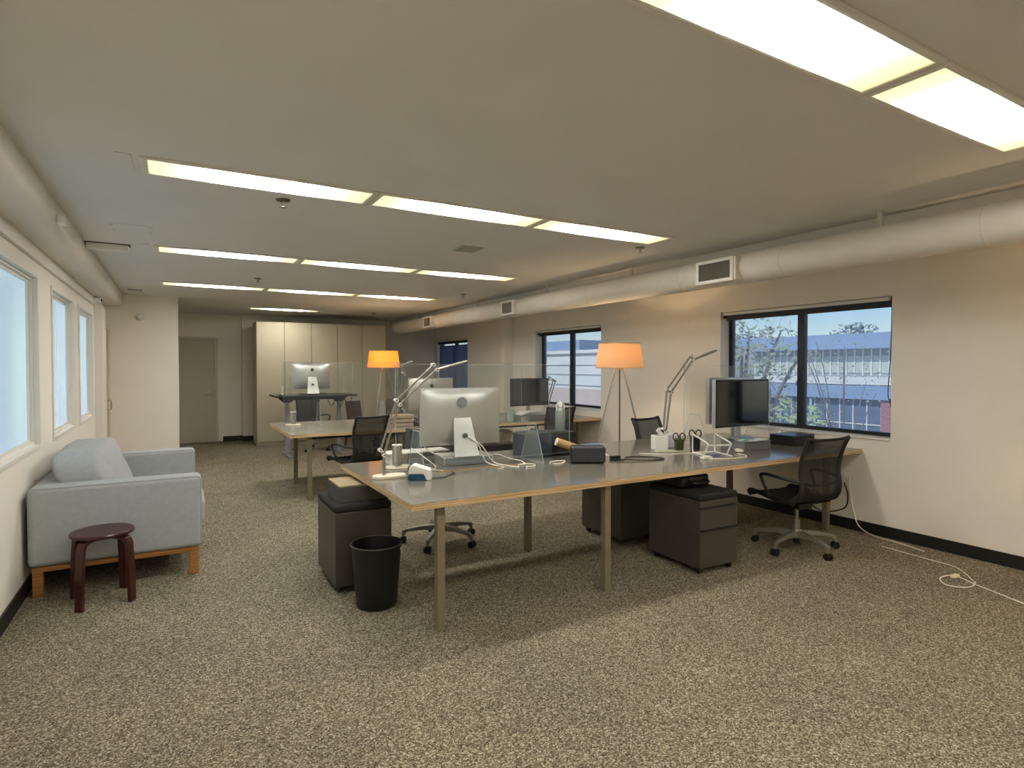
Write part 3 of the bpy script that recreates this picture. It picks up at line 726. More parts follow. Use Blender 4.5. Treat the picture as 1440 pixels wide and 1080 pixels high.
tripod_lamp('lit tripod floor lamp with linen drum shade beside the middle right hand window', 4.42, 5.18, SHADE1, R(20), BULB_W)
tripod_lamp('lit tripod floor lamp with amber shade in front of the wardrobes', 3.05, 9.58, SHADE2, R(75), BULB_W)
tripod_lamp('lit tripod floor lamp with linen drum shade beyond the loose floor cord', 4.75, .72, SHADE1, R(10), BULB_W*1.4)

# ------------------------------------------------------------------ wardrobes
wx0, wy = 1.345, 11.95
wp = ['beside the back wall door', 'second from the back wall door', 'third from the back wall door', 'fourth from the back wall door', 'farthest from the back wall door']
for k in range(5):
    t = thing('wardrobe', 'tall white plain-fronted wardrobe unit, '+wp[k], 'wardrobe', (wx0+k*.502, wy, 0), group='row of tall white wardrobes')
    MB().box(.001, .5, .022, .60, .07, 2.36).build('carcass', CABM, t, bevel=.002)
    MB().box(.004, .497, 0, .02, .075, 2.355).build('door', CABM, t, bevel=.002)
    MB().box(.001, .5, .05, .58, 0, .07).build('plinth', CABM, t)

# ------------------------------------------------------------------ desktop computers
def apple(m, x, z, s, y0, y1):
    o = []
    for i in range(28):
        a = 2*math.pi*i/28; r = s*(1+.06*math.cos(2*a)-.10*max(0, math.sin(a))**6-.05*max(0, -math.sin(a))**8)
        px, pz = r*math.cos(a)*.92, r*math.sin(a)
        dx, dz = px-1.28*s, pz-.08*s          # the bite
        if dx*dx+dz*dz < (.56*s)**2:
            k = .56*s/max(1e-6, math.hypot(dx, dz)); px, pz = 1.28*s+dx*k, .08*s+dz*k
        o.append((x-px, z+pz))
    m.prism(o, lambda a, b: (a, y0, b), lambda a, b: (a, y1, b))
    lf = [(0, 0), (.16, .10), (.30, .34), (.34, .55), (.16, .46), (.03, .24)]
    m.prism([(x-(a)*s*.9, z+s*1.08+b*s) for a, b in lf], lambda a, b: (a, y0, b), lambda a, b: (a, y1, b))
    return m
def imac(label, x, y, z, rz, disc=False, tilt=0):
    t = thing('desktop_computer', label, 'computer', (x, y, z), rz, 'silver all-in-one computers')
    hw, zb, zt = .325, .075, .515
    def backf(u, v):
        a, b = u*2-1, v*2-1
        return (a*hw, -.004-.036*(1-a**4)*(1-b**4)*.9, (zb+zt)/2+b*(zt-zb)/2)
    o = [];  r = .018
    for cx, cz, a0 in ((hw-r, zt-r, 0), (-hw+r, zt-r, 90), (-hw+r, zb+r, 180), (hw-r, zb+r, 270)):
        for q in range(5): a = R(a0+q*22.5); o.append((cx+r*math.cos(a), cz+r*math.sin(a)))
    body = MB().prism(o, lambda a, b: (a, -.006, b), lambda a, b: (a, .006, b)).build('display', ALU, t, bevel=.001)
    MB().sheet(backf, 20, 16).build('back_shell', ALU, body, angle=80)
    MB().box(-hw+.012, hw-.012, .006, .0075, zb+.085, zt-.012).build('screen', SCREEN, body)
    mk = MB()
    if disc: mk.cyl((0, -.0385, .405), (0, -.0395, .405), .042, n=32)
    else: apple(mk, 0, .405, .030, -.0395, -.0385)
    mk.build('logo', mat('logo_grey', '#77787a', .4) if disc else mat('logo_black', '#101010', .3), body)
    # stand: tapering bent plate with cable hole ring
    st = MB()
    def lp(u, v):
        w_ = .070+.030*u
        return ((v*2-1)*w_, -.045-.115*u**1.1, .285-.281*u)
    st.sheet(lp, 10, 2, (0, .012, .0)); st.box(-.10, .10, -.165, .03, 0, .007)
    s_ = st.build('stand', ALU, t, bevel=.002)
    MB().cyl((0, -.105, .158), (0, -.118, .153), .020, n=24).build('cable_hole', mat('logo_grey', '#77787a', .4), s_)
    return t
imac('silver all-in-one computer with a grey round mark, on a silver riser', 1.93, 4.14, DT+.066, R(-6), True)
imac('silver all-in-one computer with a black fruit logo on the desk by the wardrobes', 3.12, 7.42+.25, DT+.075, R(-4))
imac('silver all-in-one computer with a black fruit logo on the standing desk', 2.05, 10.42, 1.045, R(-3))
t = thing('monitor_riser', 'low silver drawer riser under the computer with the grey round mark', 'riser', (1.95, 4.12, DT), R(-6))
MB().box(-.20, .20, -.115, .14, 0, .066).build('case', ALU, t, bevel=.006, seg=3)
MB().box(-.19, .19, -.117, -.113, .008, .058).build('front', mat('riser_front', '#9ea6b0', .25, metal=.5), t, bevel=.002)
tag(MB().box(-.17, .17, -.11, .11, 0, .075).build('monitor_stand_block', DKGREY, loc=(3.12, 7.64, DT), bevel=.006), 'dark block riser under the computer on the desk by the wardrobes', 'riser')
t = thing('keyboard_shelf', 'thin white keyboard tray shelf beside the silver riser', 'shelf', (1.60, 4.375, DT))
MB().box(-.20, .30, -.09, .09, .075, .085).build('top', WHITEPL, t, bevel=.003)
for s in (-.18, .26): MB().box(s, s+.012, -.08, .08, 0, .075).build('foot', WHITEPL, t)

# black monitors
def monitor(label, x, y, rz, w_, h_, z0, frame, tilt=0.):
    t = thing('computer_monitor', label, 'monitor', (x, y, DT), rz)
    b = MB().box(-w_/2, w_/2, -.02, .02, z0, z0+h_).build('panel', frame, t, bevel=.004)
    MB().box(-w_/2+.002, w_/2-.002, -.0208, -.0195, z0+.002, z0+h_-.002).build('bezel', BLACKPL, b)
    MB().box(-w_/2+.018, w_/2-.018, -.0215, -.020, z0+.022, z0+h_-.018).build('screen', SCREEN, b)
    MB().cyl((0, -.0218, z0+.011), (0, -.0222, z0+.011), .005, n=12).build('power_light', ALU, b)
    MB().bar((0, .035, .02), (0, .03, z0+.16), .07, .018, up=(0,1,0)).build('neck', ALU, t, bevel=.003)
    MB().lathe([(0, 0), (.13, 0), (.13, .010), (.12, .014), (0, .016)], 32, sx=1, sy=.8).build('foot', ALU, t)
    return t
mo = monitor('black screened monitor facing the chair by the wall outlet', 4.50, 3.58, R(2), .76, .43, .112, ALU); mo.location.z = DT+.0895
m2 = monitor('pale backed monitor standing behind the black screened monitor', 4.66, 3.83, R(180), .64, .44, .205, ALU)
monitor('black monitor on the desk in front of the middle right hand window', 4.72, 7.62, R(4), .70, .42, .15, BLACKPL)

# ------------------------------------------------------------------ desk lamps
def arm_lamp(label, base, J, head_r=.03, enamel=CREAMPL, base_dir=(1, 0)):
    """J: world points: foot top, lowA, lowB, elbA, elbB, topA, topB, tip"""
    t = thing('desk_lamp', label, 'desk lamp', base); o = Vector(base); L_ = [Vector(p)-o for p in J]
    bp = MB(); N = 32; pts = []
    for k in range(N):
        a = 2*math.pi*k/N; pts.append((.035+(.055 if math.cos(a) > 0 else -.055)+.06*math.cos(a), .06*math.sin(a)))
    bp.prism(pts, lambda a, b: (a, b, 0), lambda a, b: (a, b, .022)); bp.build('base', enamel, t, bevel=.006, seg=3)
    MB().cyl((0, 0, .02), L_[0], .012, n=14).build('post', SATIN, t)
    for a, b, q in ((1, 3, -.006), (2, 4, .006)):
        MB().bar(L_[a]+Vector((0, q, 0)), L_[b]+Vector((0, q, 0)), .010, .016, up=(0, 1, 0)).build('lower_arm', SATIN, t)
    for a, b, q in ((3, 5, -.006), (4, 6, .006)):
        MB().bar(L_[a]+Vector((0, q, 0)), L_[b]+Vector((0, q, 0)), .010, .015, up=(0, 1, 0)).build('upper_arm', SATIN, t)
    for i in (1, 2, 3, 4, 5, 6):
        j = MB().cyl(L_[i]+Vector((0, -.018, 0)), L_[i]+Vector((0, .018, 0)), .0125, n=16).build('joint', WHITEPL, t)
        MB().cyl(L_[i]+Vector((0, -.0195, 0)), L_[i]+Vector((0, -.018, 0)), .005, n=10).build('pin', BLACKPL, j)
    MB().bar(L_[2], L_[0], .014, .02, up=(0, 1, 0)).bar(L_[1], L_[2], .012, .016, up=(0, 1, 0)).build('lower_yoke', SATIN, t)
    MB().bar(L_[3], L_[4], .012, .018, up=(0, 1, 0)).build('elbow_plate', SATIN, t)
    MB().bar(L_[5], L_[6], .012, .018, up=(0, 1, 0)).build('head_plate', SATIN, t)
    d = (L_[7]-L_[6]); a = L_[6]+d*.05
    h = MB().tube([L_[6], L_[6]+d*.3, L_[6]+d*.45], .011, 8)
    h.bar(L_[6]+d*.40, L_[7], .055, .014, up=(0, 0, 1)).build('head', SATIN, t, bevel=.004)
    return t
Yl = 3.80
JA = [at(540, 650, Y=Yl), at(534.5, 633, Y=Yl), at(540, 640, Y=Yl), at(557, 563, Y=Yl), at(562, 569, Y=Yl), at(609, 513, Y=Yl), at(614, 520, Y=Yl), at(656, 508, Y=Yl)]
arm_lamp('jointed metal desk lamp on cream oval base at the desk corner by the pedestal', (1.209, Yl, DT), JA)
Yl = 4.09
JB = [at(934, 618, Y=Yl), at(932, 603, Y=Yl), at(937, 607, Y=Yl), at(937, 548, Y=Yl), at(944, 552, Y=Yl), at(971, 500, Y=Yl), at(975, 506, Y=Yl), at(1006, 493, Y=Yl)]
arm_lamp('jointed metal desk lamp rising behind the tissue box', (JB[0].x, Yl, DT), JB)
Yl = 7.9
JC = [at(768, 578, Y=Yl), at(767, 571, Y=Yl), at(770, 574, Y=Yl), at(778, 534, Y=Yl), at(781, 536, Y=Yl), at(772, 530, Y=Yl), at(772, 534, Y=Yl), at(758, 532, Y=Yl)]
arm_lamp('jointed metal desk lamp beside the monitor by the middle window', (JC[0].x, Yl, DT), JC, enamel=DKGREY)
Yl = 7.85
JD = [at(567, 586, Y=Yl), at(566, 575, Y=Yl), at(569, 577, Y=Yl), at(566, 524, Y=Yl), at(569, 527, Y=Yl), at(562, 512, Y=Yl), at(565, 514, Y=Yl), at(580, 508, Y=Yl)]
arm_lamp('slim metal desk lamp near the amber tripod lamp on the desk by the wardrobes', (JD[0].x, Yl, DT), JD)

# steel cylinders on white oval plates
def cylinder_holder(label, x, y):
    t = thing('paper_roll_holder', label, 'holder', (x, y, DT), group='steel cylinders on white plates')
    MB().lathe([(0, 0), (.085, 0), (.088, .006), (.082, .014), (0, .016)], 32, sx=1.15, sy=.75).build('base', CREAMPL, t)
    MB().lathe([(0, .016), (.036, .016), (.036, .165), (0, .165)], 28).build('cylinder', CHROME, t)
    MB().lathe([(0, .165), (.038, .165), (.038, .172), (0, .174)], 28).build('cap', WHITEPL, t)
cylinder_holder('brushed steel cylinder on cream plate behind the jointed desk lamp', 1.42, 4.15)
cylinder_holder('brushed steel cylinder on cream plate at the free desk end by the wardrobes', 1.31, 7.85)

# ------------------------------------------------------------------ things on the crowded desk
# pencil sharpener
t = thing('pencil_sharpener', 'blue and white electric pencil sharpener beside the desk lamp', 'sharpener', (1.40, 3.645, DT), R(-28))
MB().prism([(-.075, .02), (-.06, .045), (.07, .045), (.075, .0), (.02, 0), (-.07, 0)], lambda a, b: (a, -.045, b), lambda a, b: (a, .045, b)).build('drawer', mat('sharpener_blue', '#12465e', .25, var=.1), t, bevel=.006, seg=3)
MB().prism([(-.068, .040), (-.062, .085), (-.035, .105), (.075, .07), (.08, .0), (.05, .0), (.03, .042)], lambda a, b: (a, -.047, b), lambda a, b: (a, .047, b)).build('housing', WHITEPL, t, bevel=.008, seg=3)
MB().cyl((-.064, 0, .075), (-.073, 0, .077), .016, n=20).build('pencil_port', BLACKPL, t)
tag(MB().tube([(1.478, 3.62, DT+.006), (1.55, 3.61, DT+.004), (1.64, 3.68, DT+.004), (1.68, 3.70, DT+.004), (1.70, 3.79, DT+.004)], .003, 6, 6).build('sharpener_cord', CABLEB), 'thin black cord trailing from the pencil sharpener', 'cord')
# speaker
t = thing('speaker', 'dark grey rounded wireless speaker at the middle of the desk', 'speaker', (2.78, 3.63, DT), R(-31))
MB().box(-.134, .134, -.065, .075, .003, .133).build('body', mat('speaker_case', '#1d1e1f', .45), t, bevel=.022, seg=4)
MB().box(-.122, .122, -.069, -.06, .013, .123).build('grille', mat('speaker_grille', '#343638', .6, bump=.3, bs=900), t, bevel=.004)
MB().box(-.022, .022, -.0705, -.0685, .020, .027).build('badge', BLACKPL, t)
t = tag(MB().box(-.16, .16, -.10, .11, 0, .003).build('paper_sheet', PAPER, loc=(3.05, 3.98, DT)), 'white paper sheets lying behind the rounded speaker', 'paper'); t.rotation_euler = (0, 0, R(-25))
# cardboard tube
p0 = at(783, 621, Y=3.86); p1 = Vector((2.83, 3.80, DT+.045)); p0 = Vector(p0); d_ = (p0-p1).normalized(); p1 = p0-d_*.36
p1.z = max(p1.z, DT+.034)
t = thing('mailing_tube', 'brown cardboard mailing tube leaning behind the rounded speaker', 'tube', tuple(p1))
MB().cyl((0,0,0), tuple(p0-p1), .032, n=28).build('tube', CARD, t)
d_ = (p0-p1).normalized()
MB().cyl(tuple(p0-p1), tuple(p0-p1+d_*.006), .031, n=28).build('end_cap', PAPER, t)
MB().cyl(tuple(p0-p1+d_*.006), tuple(p0-p1+d_*.0068), .016, n=20).build('cap_dimple', mat('cap_grey', '#c9c6ba', .7), t)
# hard drive case / black box with bottle
t = thing('equipment_case', 'black equipment box with slate side behind the acrylic screen', 'box', (2.70, 4.13, DT), R(-4))
MB().box(-.23, .02, -.11, .13, 0, .195).build('slate_half', mat('slate_plastic', '#3c4350', .4), t, bevel=.004)
MB().box(.022, .25, -.11, .13, 0, .195).build('black_half', BLACKPL, t, bevel=.004)
MB().box(-.22, .24, -.10, .12, .195, .199).build('lid', DKGREY, t, bevel=.001)
t = thing('water_bottle', 'grey steel water bottle with loop cap on the black equipment box', 'bottle', (2.86, 4.12, DT+.199))
MB().lathe([(0, 0), (.040, 0), (.042, .006), (.042, .165), (.036, .185), (.022, .198), (.022, .205), (0, .205)], 28).build('body', mat('bottle_grey', '#8e938f', .35, metal=.3), t)
cp = MB().lathe([(0, .205), (.021, .205), (.019, .235), (.012, .245), (0, .245)], 20).build('cap', WHITEPL, t)
MB().tube([(-.036, 0, .18), (-.04, 0, .22), (0, 0, .252), (.04, 0, .22), (.036, 0, .18)], .005, 8, 6).build('handle', WHITEPL, cp)
# tissue boxes
t = thing('tissue_box', 'white cube tissue box with tissue sticking out beside the bent lamp', 'tissue box', (3.80, 3.90, DT), R(-24))
MB().box(-.06, .06, -.06, .06, 0, .125).build('carton', PAPER, t, bevel=.003)
MB().box(-.04, .04, -.03, .03, .1245, .1262).build('slot', mat('slot_grey', '#9a9894', .6), t)
def tis(u, v):
    a, b = u*2-1, v
    return (a*.035*(1-.6*b)+.012*math.sin(7*b), .012*math.sin(9*a+4*b)*(1-b*.3), .120+b*.075)
MB().sheet(tis, 8, 8).build('tissue', PAPER, t, angle=80)
t = thing('tissue_box', 'lilac white tissue box behind the pen cup full of green pencils', 'tissue box', (3.99, 3.94, DT), R(-24))
MB().box(-.055, .055, -.055, .055, 0, .12).build('carton', mat('carton_lilac', '#d5d0d6', .7), t, bevel=.003)
MB().sheet(lambda u, v: ((u*2-1)*.03*(1-.5*v), .01*math.sin(8*u+3*v), .115+v*.05), 8, 6).build('tissue', PAPER, t, angle=80)
# pen cups
def scissors(t, x, y, z, hgt, rz):
    c, s = math.cos(rz), math.sin(rz); m_ = MB()
    for q in (-1, 1):
        cx = q*.030
        m_.tube([(x+c*(cx+.024*math.cos(a)), y+s*(cx+.024*math.cos(a)), z+hgt+.032*math.sin(a)) for a in [2*math.pi*k/18 for k in range(18)]], .006, 6, closed=True)
        m_.bar((x+c*cx*.7, y+s*cx*.7, z+hgt-.028), (x-c*cx*.25, y-s*cx*.25, z+hgt-.115), .012, .006)
    m_.build('scissors', BLACKPL, t)
def pen_cup(label, x, y, cols, sc_h, smoke):
    t = thing('pen_cup', label, 'pen cup', (x, y, DT))
    MB().lathe([(0, 0), (.040, 0), (.046, .105), (.044, .105), (.038, .004), (0, .004)], 28).build('cup', smoke, t, angle=60)
    for k, cname in enumerate(cols):
        a = 2*math.pi*k/len(cols)+.4; c, s = math.cos(a), math.sin(a)
        p = MB().cyl((.018*c, .018*s, .006), (.036*c, .036*s, .10+.03*((k*7) % 5)/4), .0042, n=8).build('pencil', mat('pencil_'+cname, '#'+cname, .4), t)
    scissors(t, 0, 0, 0, sc_h, R(-30))
    return t
SMOKE = mat('smoked_cup', '#33351c', .2, var=.1, trans=.68)
pen_cup('smoked pen cup full of green pencils and black scissors', 3.87, 3.73, ['7d8f1f', '6f8220', '94a02a', '5f6e22', '8a9625', '3a1c18'], .125, SMOKE)
pen_cup('black pen cup with open black scissors beside the white wire laptop stand', 4.06, 3.72, ['8e2f28', '2b2b2b', 'b9b5a8'], .145, mat('black_mesh_cup', '#1b1a18', .5, trans=.15))
t = tag(MB().box(-.15, .15, -.05, .05, 0, .006).build('notepad', mat('pad_green', '#b9bb9b', .7), loc=(3.79, 3.76, DT)), 'long pale green pad lying in front of the tissue boxes', 'pad'); t.rotation_euler = (0, 0, R(-22))
tag(MB().tube([(3.45, 3.78, DT+.004), (3.6, 3.62, DT+.004), (3.75, 3.60, DT+.004), (3.95, 3.52, DT+.004)], .004, 6, 8).build('white_cable', CABLEW), 'white cable running along the desk below the pale green pad', 'cable')
# wire laptop stand
t = thing('laptop_stand', 'white bent wire laptop stand between pen cup and mouse', 'laptop stand', (3.93, 3.42, DT), R(-18))
for s in (-1, 1):
    MB().tube([(s*.105, .115, .008), (s*.105, .128, .03), (s*.105, .13, .145), (s*.105, .115, .163), (s*.105, -.105, .118), (s*.105, -.125, .105), (s*.105, -.112, .085), (s*.105, -.06, .008)], .0065, 8).build('side_loop', WHITEPL, t)
    MB().tube([(s*.105, .12, .007), (s*.105, -.135, .007)], .0065, 8).build('foot_bar', WHITEPL, t)
MB().tube([(-.105, .12, .007), (.105, .12, .007)], .0065, 8).tube([(-.105, -.121, .098), (.105, -.121, .098)], .0065, 8).build('cross_bar', WHITEPL, t)
tag(MB().box(-.06, .06, -.045, .045, 0, .012).build('notebook', mat('notebook_blue', '#7d8a9a', .5), loc=(3.93, 3.42, DT)), 'thin grey blue booklet under the white wire laptop stand', 'booklet')
tag(MB().tube([(3.72, 3.26, DT+.005), (3.88, 3.19, DT+.005), (4.04, 3.17, DT+.005), (4.14, 3.25, DT+.005), (4.16, 3.34, DT+.005)], .005, 6, 8).build('charger_cable', CABLEW), 'white charger cable looped in front of the wire laptop stand', 'cable')
tag(MB().box(-.05, .05, -.025, .025, 0, .022).build('charger_brick', WHITEPL, loc=(3.72, 3.29, DT), bevel=.005), 'small white charger block in front of the wire laptop stand', 'charger')
t = thing('computer_mouse', 'white rounded computer mouse in front of the grey paper tray', 'mouse', (4.25, 3.40, DT), R(-30))
MB().pillow((0, 0, .017), (.062, .112, .036), .8, .7, 14).build('shell', CREAMPL, t)
MB().box(-.004, .004, .02, .045, .030, .037).build('wheel', DKGREY, t)
# paper tray
t = thing('paper_tray', 'grey box tray piled with papers below the black screened monitor', 'tray', (4.52, 3.56, DT), R(-2))
TG = mat('tray_grey', '#77797b', .5)
MB().box(-.17, .17, -.15, .12, 0, .072).build('box', TG, t, bevel=.004)
MB().box(-.175, .175, -.155, .125, .072, .080).build('lid', TG, t, bevel=.002)
for k in range(4):
    o = MB().box(-.13, .13, -.08, .05, 0, .002).build('sheet', PAPER, t, loc=(-.01+.012*k, -.05-.01*k, .081+.0021*k)); o.rotation_euler = (0, 0, R(-12+9*k))
tag(MB().box(-.03, .03, -.02, .02, 0, .018).build('eraser', mat('mint', '#9fd8cf', .6), loc=(4.395, 3.455, DT+.0895), bevel=.004), 'small mint eraser block on the papers below the monitor', 'eraser')
# charger cables, black
tag(MB().tube([(2.98, 3.60, DT+.006), (3.10, 3.58, DT+.006), (3.2, 3.66, DT+.006), (3.34, 3.62, DT+.006), (3.42, 3.46, DT+.006), (3.28, 3.44, DT+.006), (3.12, 3.52, DT+.010), (3.02, 3.58, DT+.014)], .005, 8, 8).build('black_cable', CABLEB), 'black cable coiled on the desk beside the rounded speaker', 'cable')
tag(MB().box(-.045, .045, -.02, .02, 0, .028).build('cable_adapter', BLACKPL, loc=(3.08, 3.66, DT), bevel=.005), 'small black power adapter beside the rounded speaker', 'adapter')
# slim black box near the wall
t = thing('flat_case', 'flat black case on the desk under the window sill', 'case', (5.17, 3.52, DT), R(2))
MB().box(-.17, .17, -.12, .13, 0, .075).build('base', BLACKPL, t, bevel=.004)
MB().box(-.17, .17, -.12, .13, .077, .098).build('lid', mat('case_lid', '#22232a', .3), t, bevel=.004)
# white cables behind the big computer
def cab(name, pts, label, r=.0042, m_=CABLEW): return tag(MB().tube(pts, r, 8, 8).build(name, m_), label, 'cable')
cab('white_cable', [(1.945, 4.02, DT+.21), (2.0, 3.97, DT+.15), (2.05, 3.93, DT+.022), (2.10, 3.76, DT+.006), (2.02, 3.70, DT+.005)], 'straight white power cable dropping from the computer stand hole')
cab('white_cable', [(1.955, 4.02, DT+.20), (2.04, 3.99, DT+.14), (2.11, 3.93, DT+.020), (2.16, 3.78, DT+.005), (2.2, 3.70, DT+.005)], 'second white cable falling from the computer stand hole to the desk')
cab('white_cable', [(2.20, 4.10, DT+.05), (2.24, 4.06, DT+.045), (2.28, 3.98, DT+.025), (2.33, 3.88, DT+.014), (2.35, 3.83, DT-.02)], 'white cable beside the riser dipping into the desk slot')
cab('white_cable', [(2.215, 3.73, DT+.006), (2.25, 3.79, DT+.006), (2.31, 3.79, DT+.006), (2.36, 3.74, DT+.006), (2.32, 3.68, DT+.006), (2.26, 3.68, DT+.006), (2.23, 3.64, DT+.006)], 'white cable lying in a flat loop beside the desk slot')
cab('white_cable', [(1.55, 4.20, DT+.13), (1.60, 4.10, DT+.08), (1.66, 3.99, DT+.01), (1.60, 3.93, DT+.005), (1.66, 3.84, DT+.005)], 'thin white cable hanging over the keyboard tray shelf')
cab('white_cable', [(1.64, 4.22, DT+.15), (1.70, 4.14, DT+.09), (1.78, 4.02, DT+.09)], 'short white plug lead resting on the keyboard tray shelf')
cab('white_cable', [(2.50, 3.70, DT+.005), (2.54, 3.67, DT+.005), (2.60, 3.70, DT+.006), (2.66, 3.77, DT+.006), (2.56, 3.79, DT+.006), (2.50, 3.74, DT+.006)], 'white cable looped between acrylic foot and rounded speaker')

# ------------------------------------------------------------------ things on the desk by the wardrobes
t = thing('letter_tray', 'grey letter tray heaped with white papers in front of the far monitor', 'tray', (4.40, 7.06, DT), R(3))
MB().box(-.24, .24, -.14, .14, 0, .07).build('box', TG, t, bevel=.004)
for k in range(4):
    o = MB().box(-.2, .2, -.10, .10, 0, .012).build('paper_stack', PAPER, t, loc=(.01*k, -.012*k, .071+.0125*k)); o.rotation_euler = (0, 0, R(-8+6*k))
t = thing('tumbler', 'pale green glass tumbler beside the heaped letter tray', 'tumbler', (4.02, 6.98, DT))
MB().lathe([(0, 0), (.045, 0), (.055, .15), (.051, .15), (.042, .006), (0, .006)], 24).build('glass', mat('green_glass', '#b9cbb8', .2, trans=.35), t, angle=60)
t = thing('candle_tin', 'small pale tin can beside the heaped letter tray', 'tin', (4.16, 6.84, DT))
MB().lathe([(0, 0), (.048, 0), (.05, .055), (.046, .055), (.045, .01), (0, .01)], 24).build('tin', ALU, t, angle=60)
MB().cyl((0, 0, .008), (0, 0, .048), .043, n=24).build('wax', CREAMPL, t)
t = thing('drinking_glass', 'clear blue drinking glass at the desk edge by the far lamp', 'glass', (4.80, 7.1, DT))
MB().lathe([(0, 0), (.034, 0), (.042, .13), (.039, .13), (.031, .008), (0, .008)], 24).build('glass', mat('blue_glass', '#b7c6e2', .15, trans=.5), t, angle=60)
t = thing('desk_organizer', 'stack of brown paper trays beside the fruit logo computer', 'organizer', (2.45, 7.1, DT))
for k in range(3): MB().box(-.16, .16, -.12, .12, .002+k*.05, .042+k*.05).build('tray', mat('tray_brown', '#a08a6c', .6), t, bevel=.004)
t = thing('desk_phone', 'black desk phone beside the brown paper trays', 'phone', (2.72, 6.95, DT), R(10))
MB().prism([(-.1, 0), (.1, 0), (.1, .07), (-.1, .025)], lambda a, b: (-.09, a, b), lambda a, b: (.09, a, b)).build('body', BLACKPL, t, bevel=.004)
MB().tube([(-.065, -.09, .055), (-.065, 0, .085), (-.065, .09, .095)], .018, 8, 4).build('handset', BLACKPL, t)
t = thing('open_shelf', 'low dark shelf box under the desk by the wardrobes', 'shelf', (3.85, 7.4, 0)); t.scale = (1, 1, .8)
MB().box(-.45, .45, -.2, .2, 0, .02).box(-.45, .45, -.2, .2, .48, .50).box(-.45, -.43, -.2, .2, .02, .48).box(.43, .45, -.2, .2, .02, .48).box(-.43, .43, .18, .2, .02, .48).build('case', WALNUT, t)
MB().box(-.43, .43, -.19, .18, .24, .26).build('shelf_board', WALNUT, t)
t = thing('paper_bag', 'crumpled cream paper bag on the dark shelf box', 'bag', (4.05, 7.28, .405))
MB().pillow((0, 0, .105), (.26, .16, .17), .6, .5, 12, lambda p: Vector((p.x+.02*math.sin(31*p.z), p.y+.015*math.sin(37*p.x), p.z+.02*math.sin(41*p.y+20*p.x)))).build('bag', mat('bag_cream', '#cdc3a4', .8), t)

# ------------------------------------------------------------------ standing desk
t = thing('standing_desk', 'black topped height-adjustable standing desk before the wardrobes', 'desk', (2.07, 10.4, 0))
MB().box(-.66, .66, -.36, .36, 1.0, 1.03).build('top', BLACKPL, t, bevel=.004)
LG = mat('lift_leg_grey', '#8b8890', .4, metal=.3)
for s in (-1, 1):
    lg = MB().box(s*.43-.04, s*.43+.04, -.03, .03, .03, .60).box(s*.43-.033, s*.43+.033, -.024, .024, .60, .97).build('leg', LG, t, bevel=.003)
    MB().box(s*.43-.04, s*.43+.04, -.35, .35, 0, .03).build('foot', LG, lg, bevel=.005)
    MB().prism([(s*.43-.16, .998), (s*.43+.16, .998), (s*.43+.06, .90), (s*.43-.06, .90)], lambda a, b: (a, -.03, b), lambda a, b: (a, .03, b)).build('bracket', BLACKPL, lg)
MB().box(-.36, .36, -.03, .03, .94, .998).build('crossbar', BLACKPL, t)
MB().box(-.2, .22, -.05, .2, 1.03, 1.045).build('mat', DKGREY, t)
for k in range(3): cab('black_cable', [(2.22+.14*k, 10.028, 1.0), (2.25+.14*k, 10.026, .90), (2.29+.14*k, 10.025, .85-.03*k), (2.33+.14*k, 10.026, .90), (2.35+.14*k, 10.028, .99)], ['black cable drooping from the standing desk edge beside its bracket', 'lowest black cable loop hanging from the standing desk', 'outer black cable hanging from the standing desk edge'][k], .006, CABLEB)
t = thing('pillar_candle', 'slim white candle on a dark dish on the standing desk', 'candle', (1.52, 10.12, 1.03))
MB().lathe([(0, 0), (.045, 0), (.05, .012), (0, .012)], 20).build('dish', BLACKPL, t)
MB().cyl((0, 0, .012), (0, 0, .16), .019, n=18).build('wax', CREAMPL, t)
screen('clear acrylic screen standing on the black standing desk', 1.52, 2.66, 10.09, 1.03, .55, (1.65, 2.5))

# wooden chairs at the back
def wood_chair(label, x, y, rz):
    t = thing('wooden_chair', label, 'chair', (x, y, 0), rz, 'walnut plywood chairs')
    MB().sheet(lambda u, v: ((u*2-1)*.20, .19-.38*v, .44+.012*(u*2-1)**2), 8, 8, (0, 0, .014)).build('seat', WALNUT, t, angle=60)
    MB().sheet(lambda u, v: ((u*2-1)*.175, -.195-.06*v+.02*(u*2-1)**2, .50+.36*v), 8, 8, (0, .012, 0)).build('backrest', WALNUT, t, angle=60)
    for s in (-1, 1):
        MB().bar((s*.17, .17, .44), (s*.19, .20, 0), .03, .03).build('leg', WALNUT, t, bevel=.003)
        MB().bar((s*.17, -.17, .44), (s*.19, -.22, 0), .03, .03).build('leg', WALNUT, t, bevel=.003)
        MB().bar((s*.13, -.17, .43), (s*.13, -.205, .60), .028, .02).build('back_post', WALNUT, t, bevel=.003)
    return t
wood_chair('dark plywood chair with square back beside the wardrobes', 3.0, 9.95+.85, R(205))
wood_chair('dark plywood chair partly behind the amber tripod lamp', 3.75, 11.1, R(160))
t = thing('plinth_table', 'small black side table by the amber tripod lamp', 'table', (3.46, 10.45, 0))
MB().box(-.2, .2, -.2, .2, .44, .46).build('top', BLACKPL, t, bevel=.003)
for sx in (-1, 1):
    for sy in (-1, 1): MB().box(sx*.18-.012, sx*.18+.012, sy*.18-.012, sy*.18+.012, 0, .44).build('leg', BLACKPL, t)
t = thing('table_bottle', 'small amber bottle on the black side table', 'bottle', (3.40, 10.38, .46))
MB().lathe([(0, 0), (.03, 0), (.032, .09), (.012, .12), (.012, .15), (0, .15)], 18).build('body', mat('amber_glass', '#b98b3a', .2), t)
MB().cyl((0, 0, .15), (0, 0, .165), .013, n=14).build('cap', BLACKPL, t)
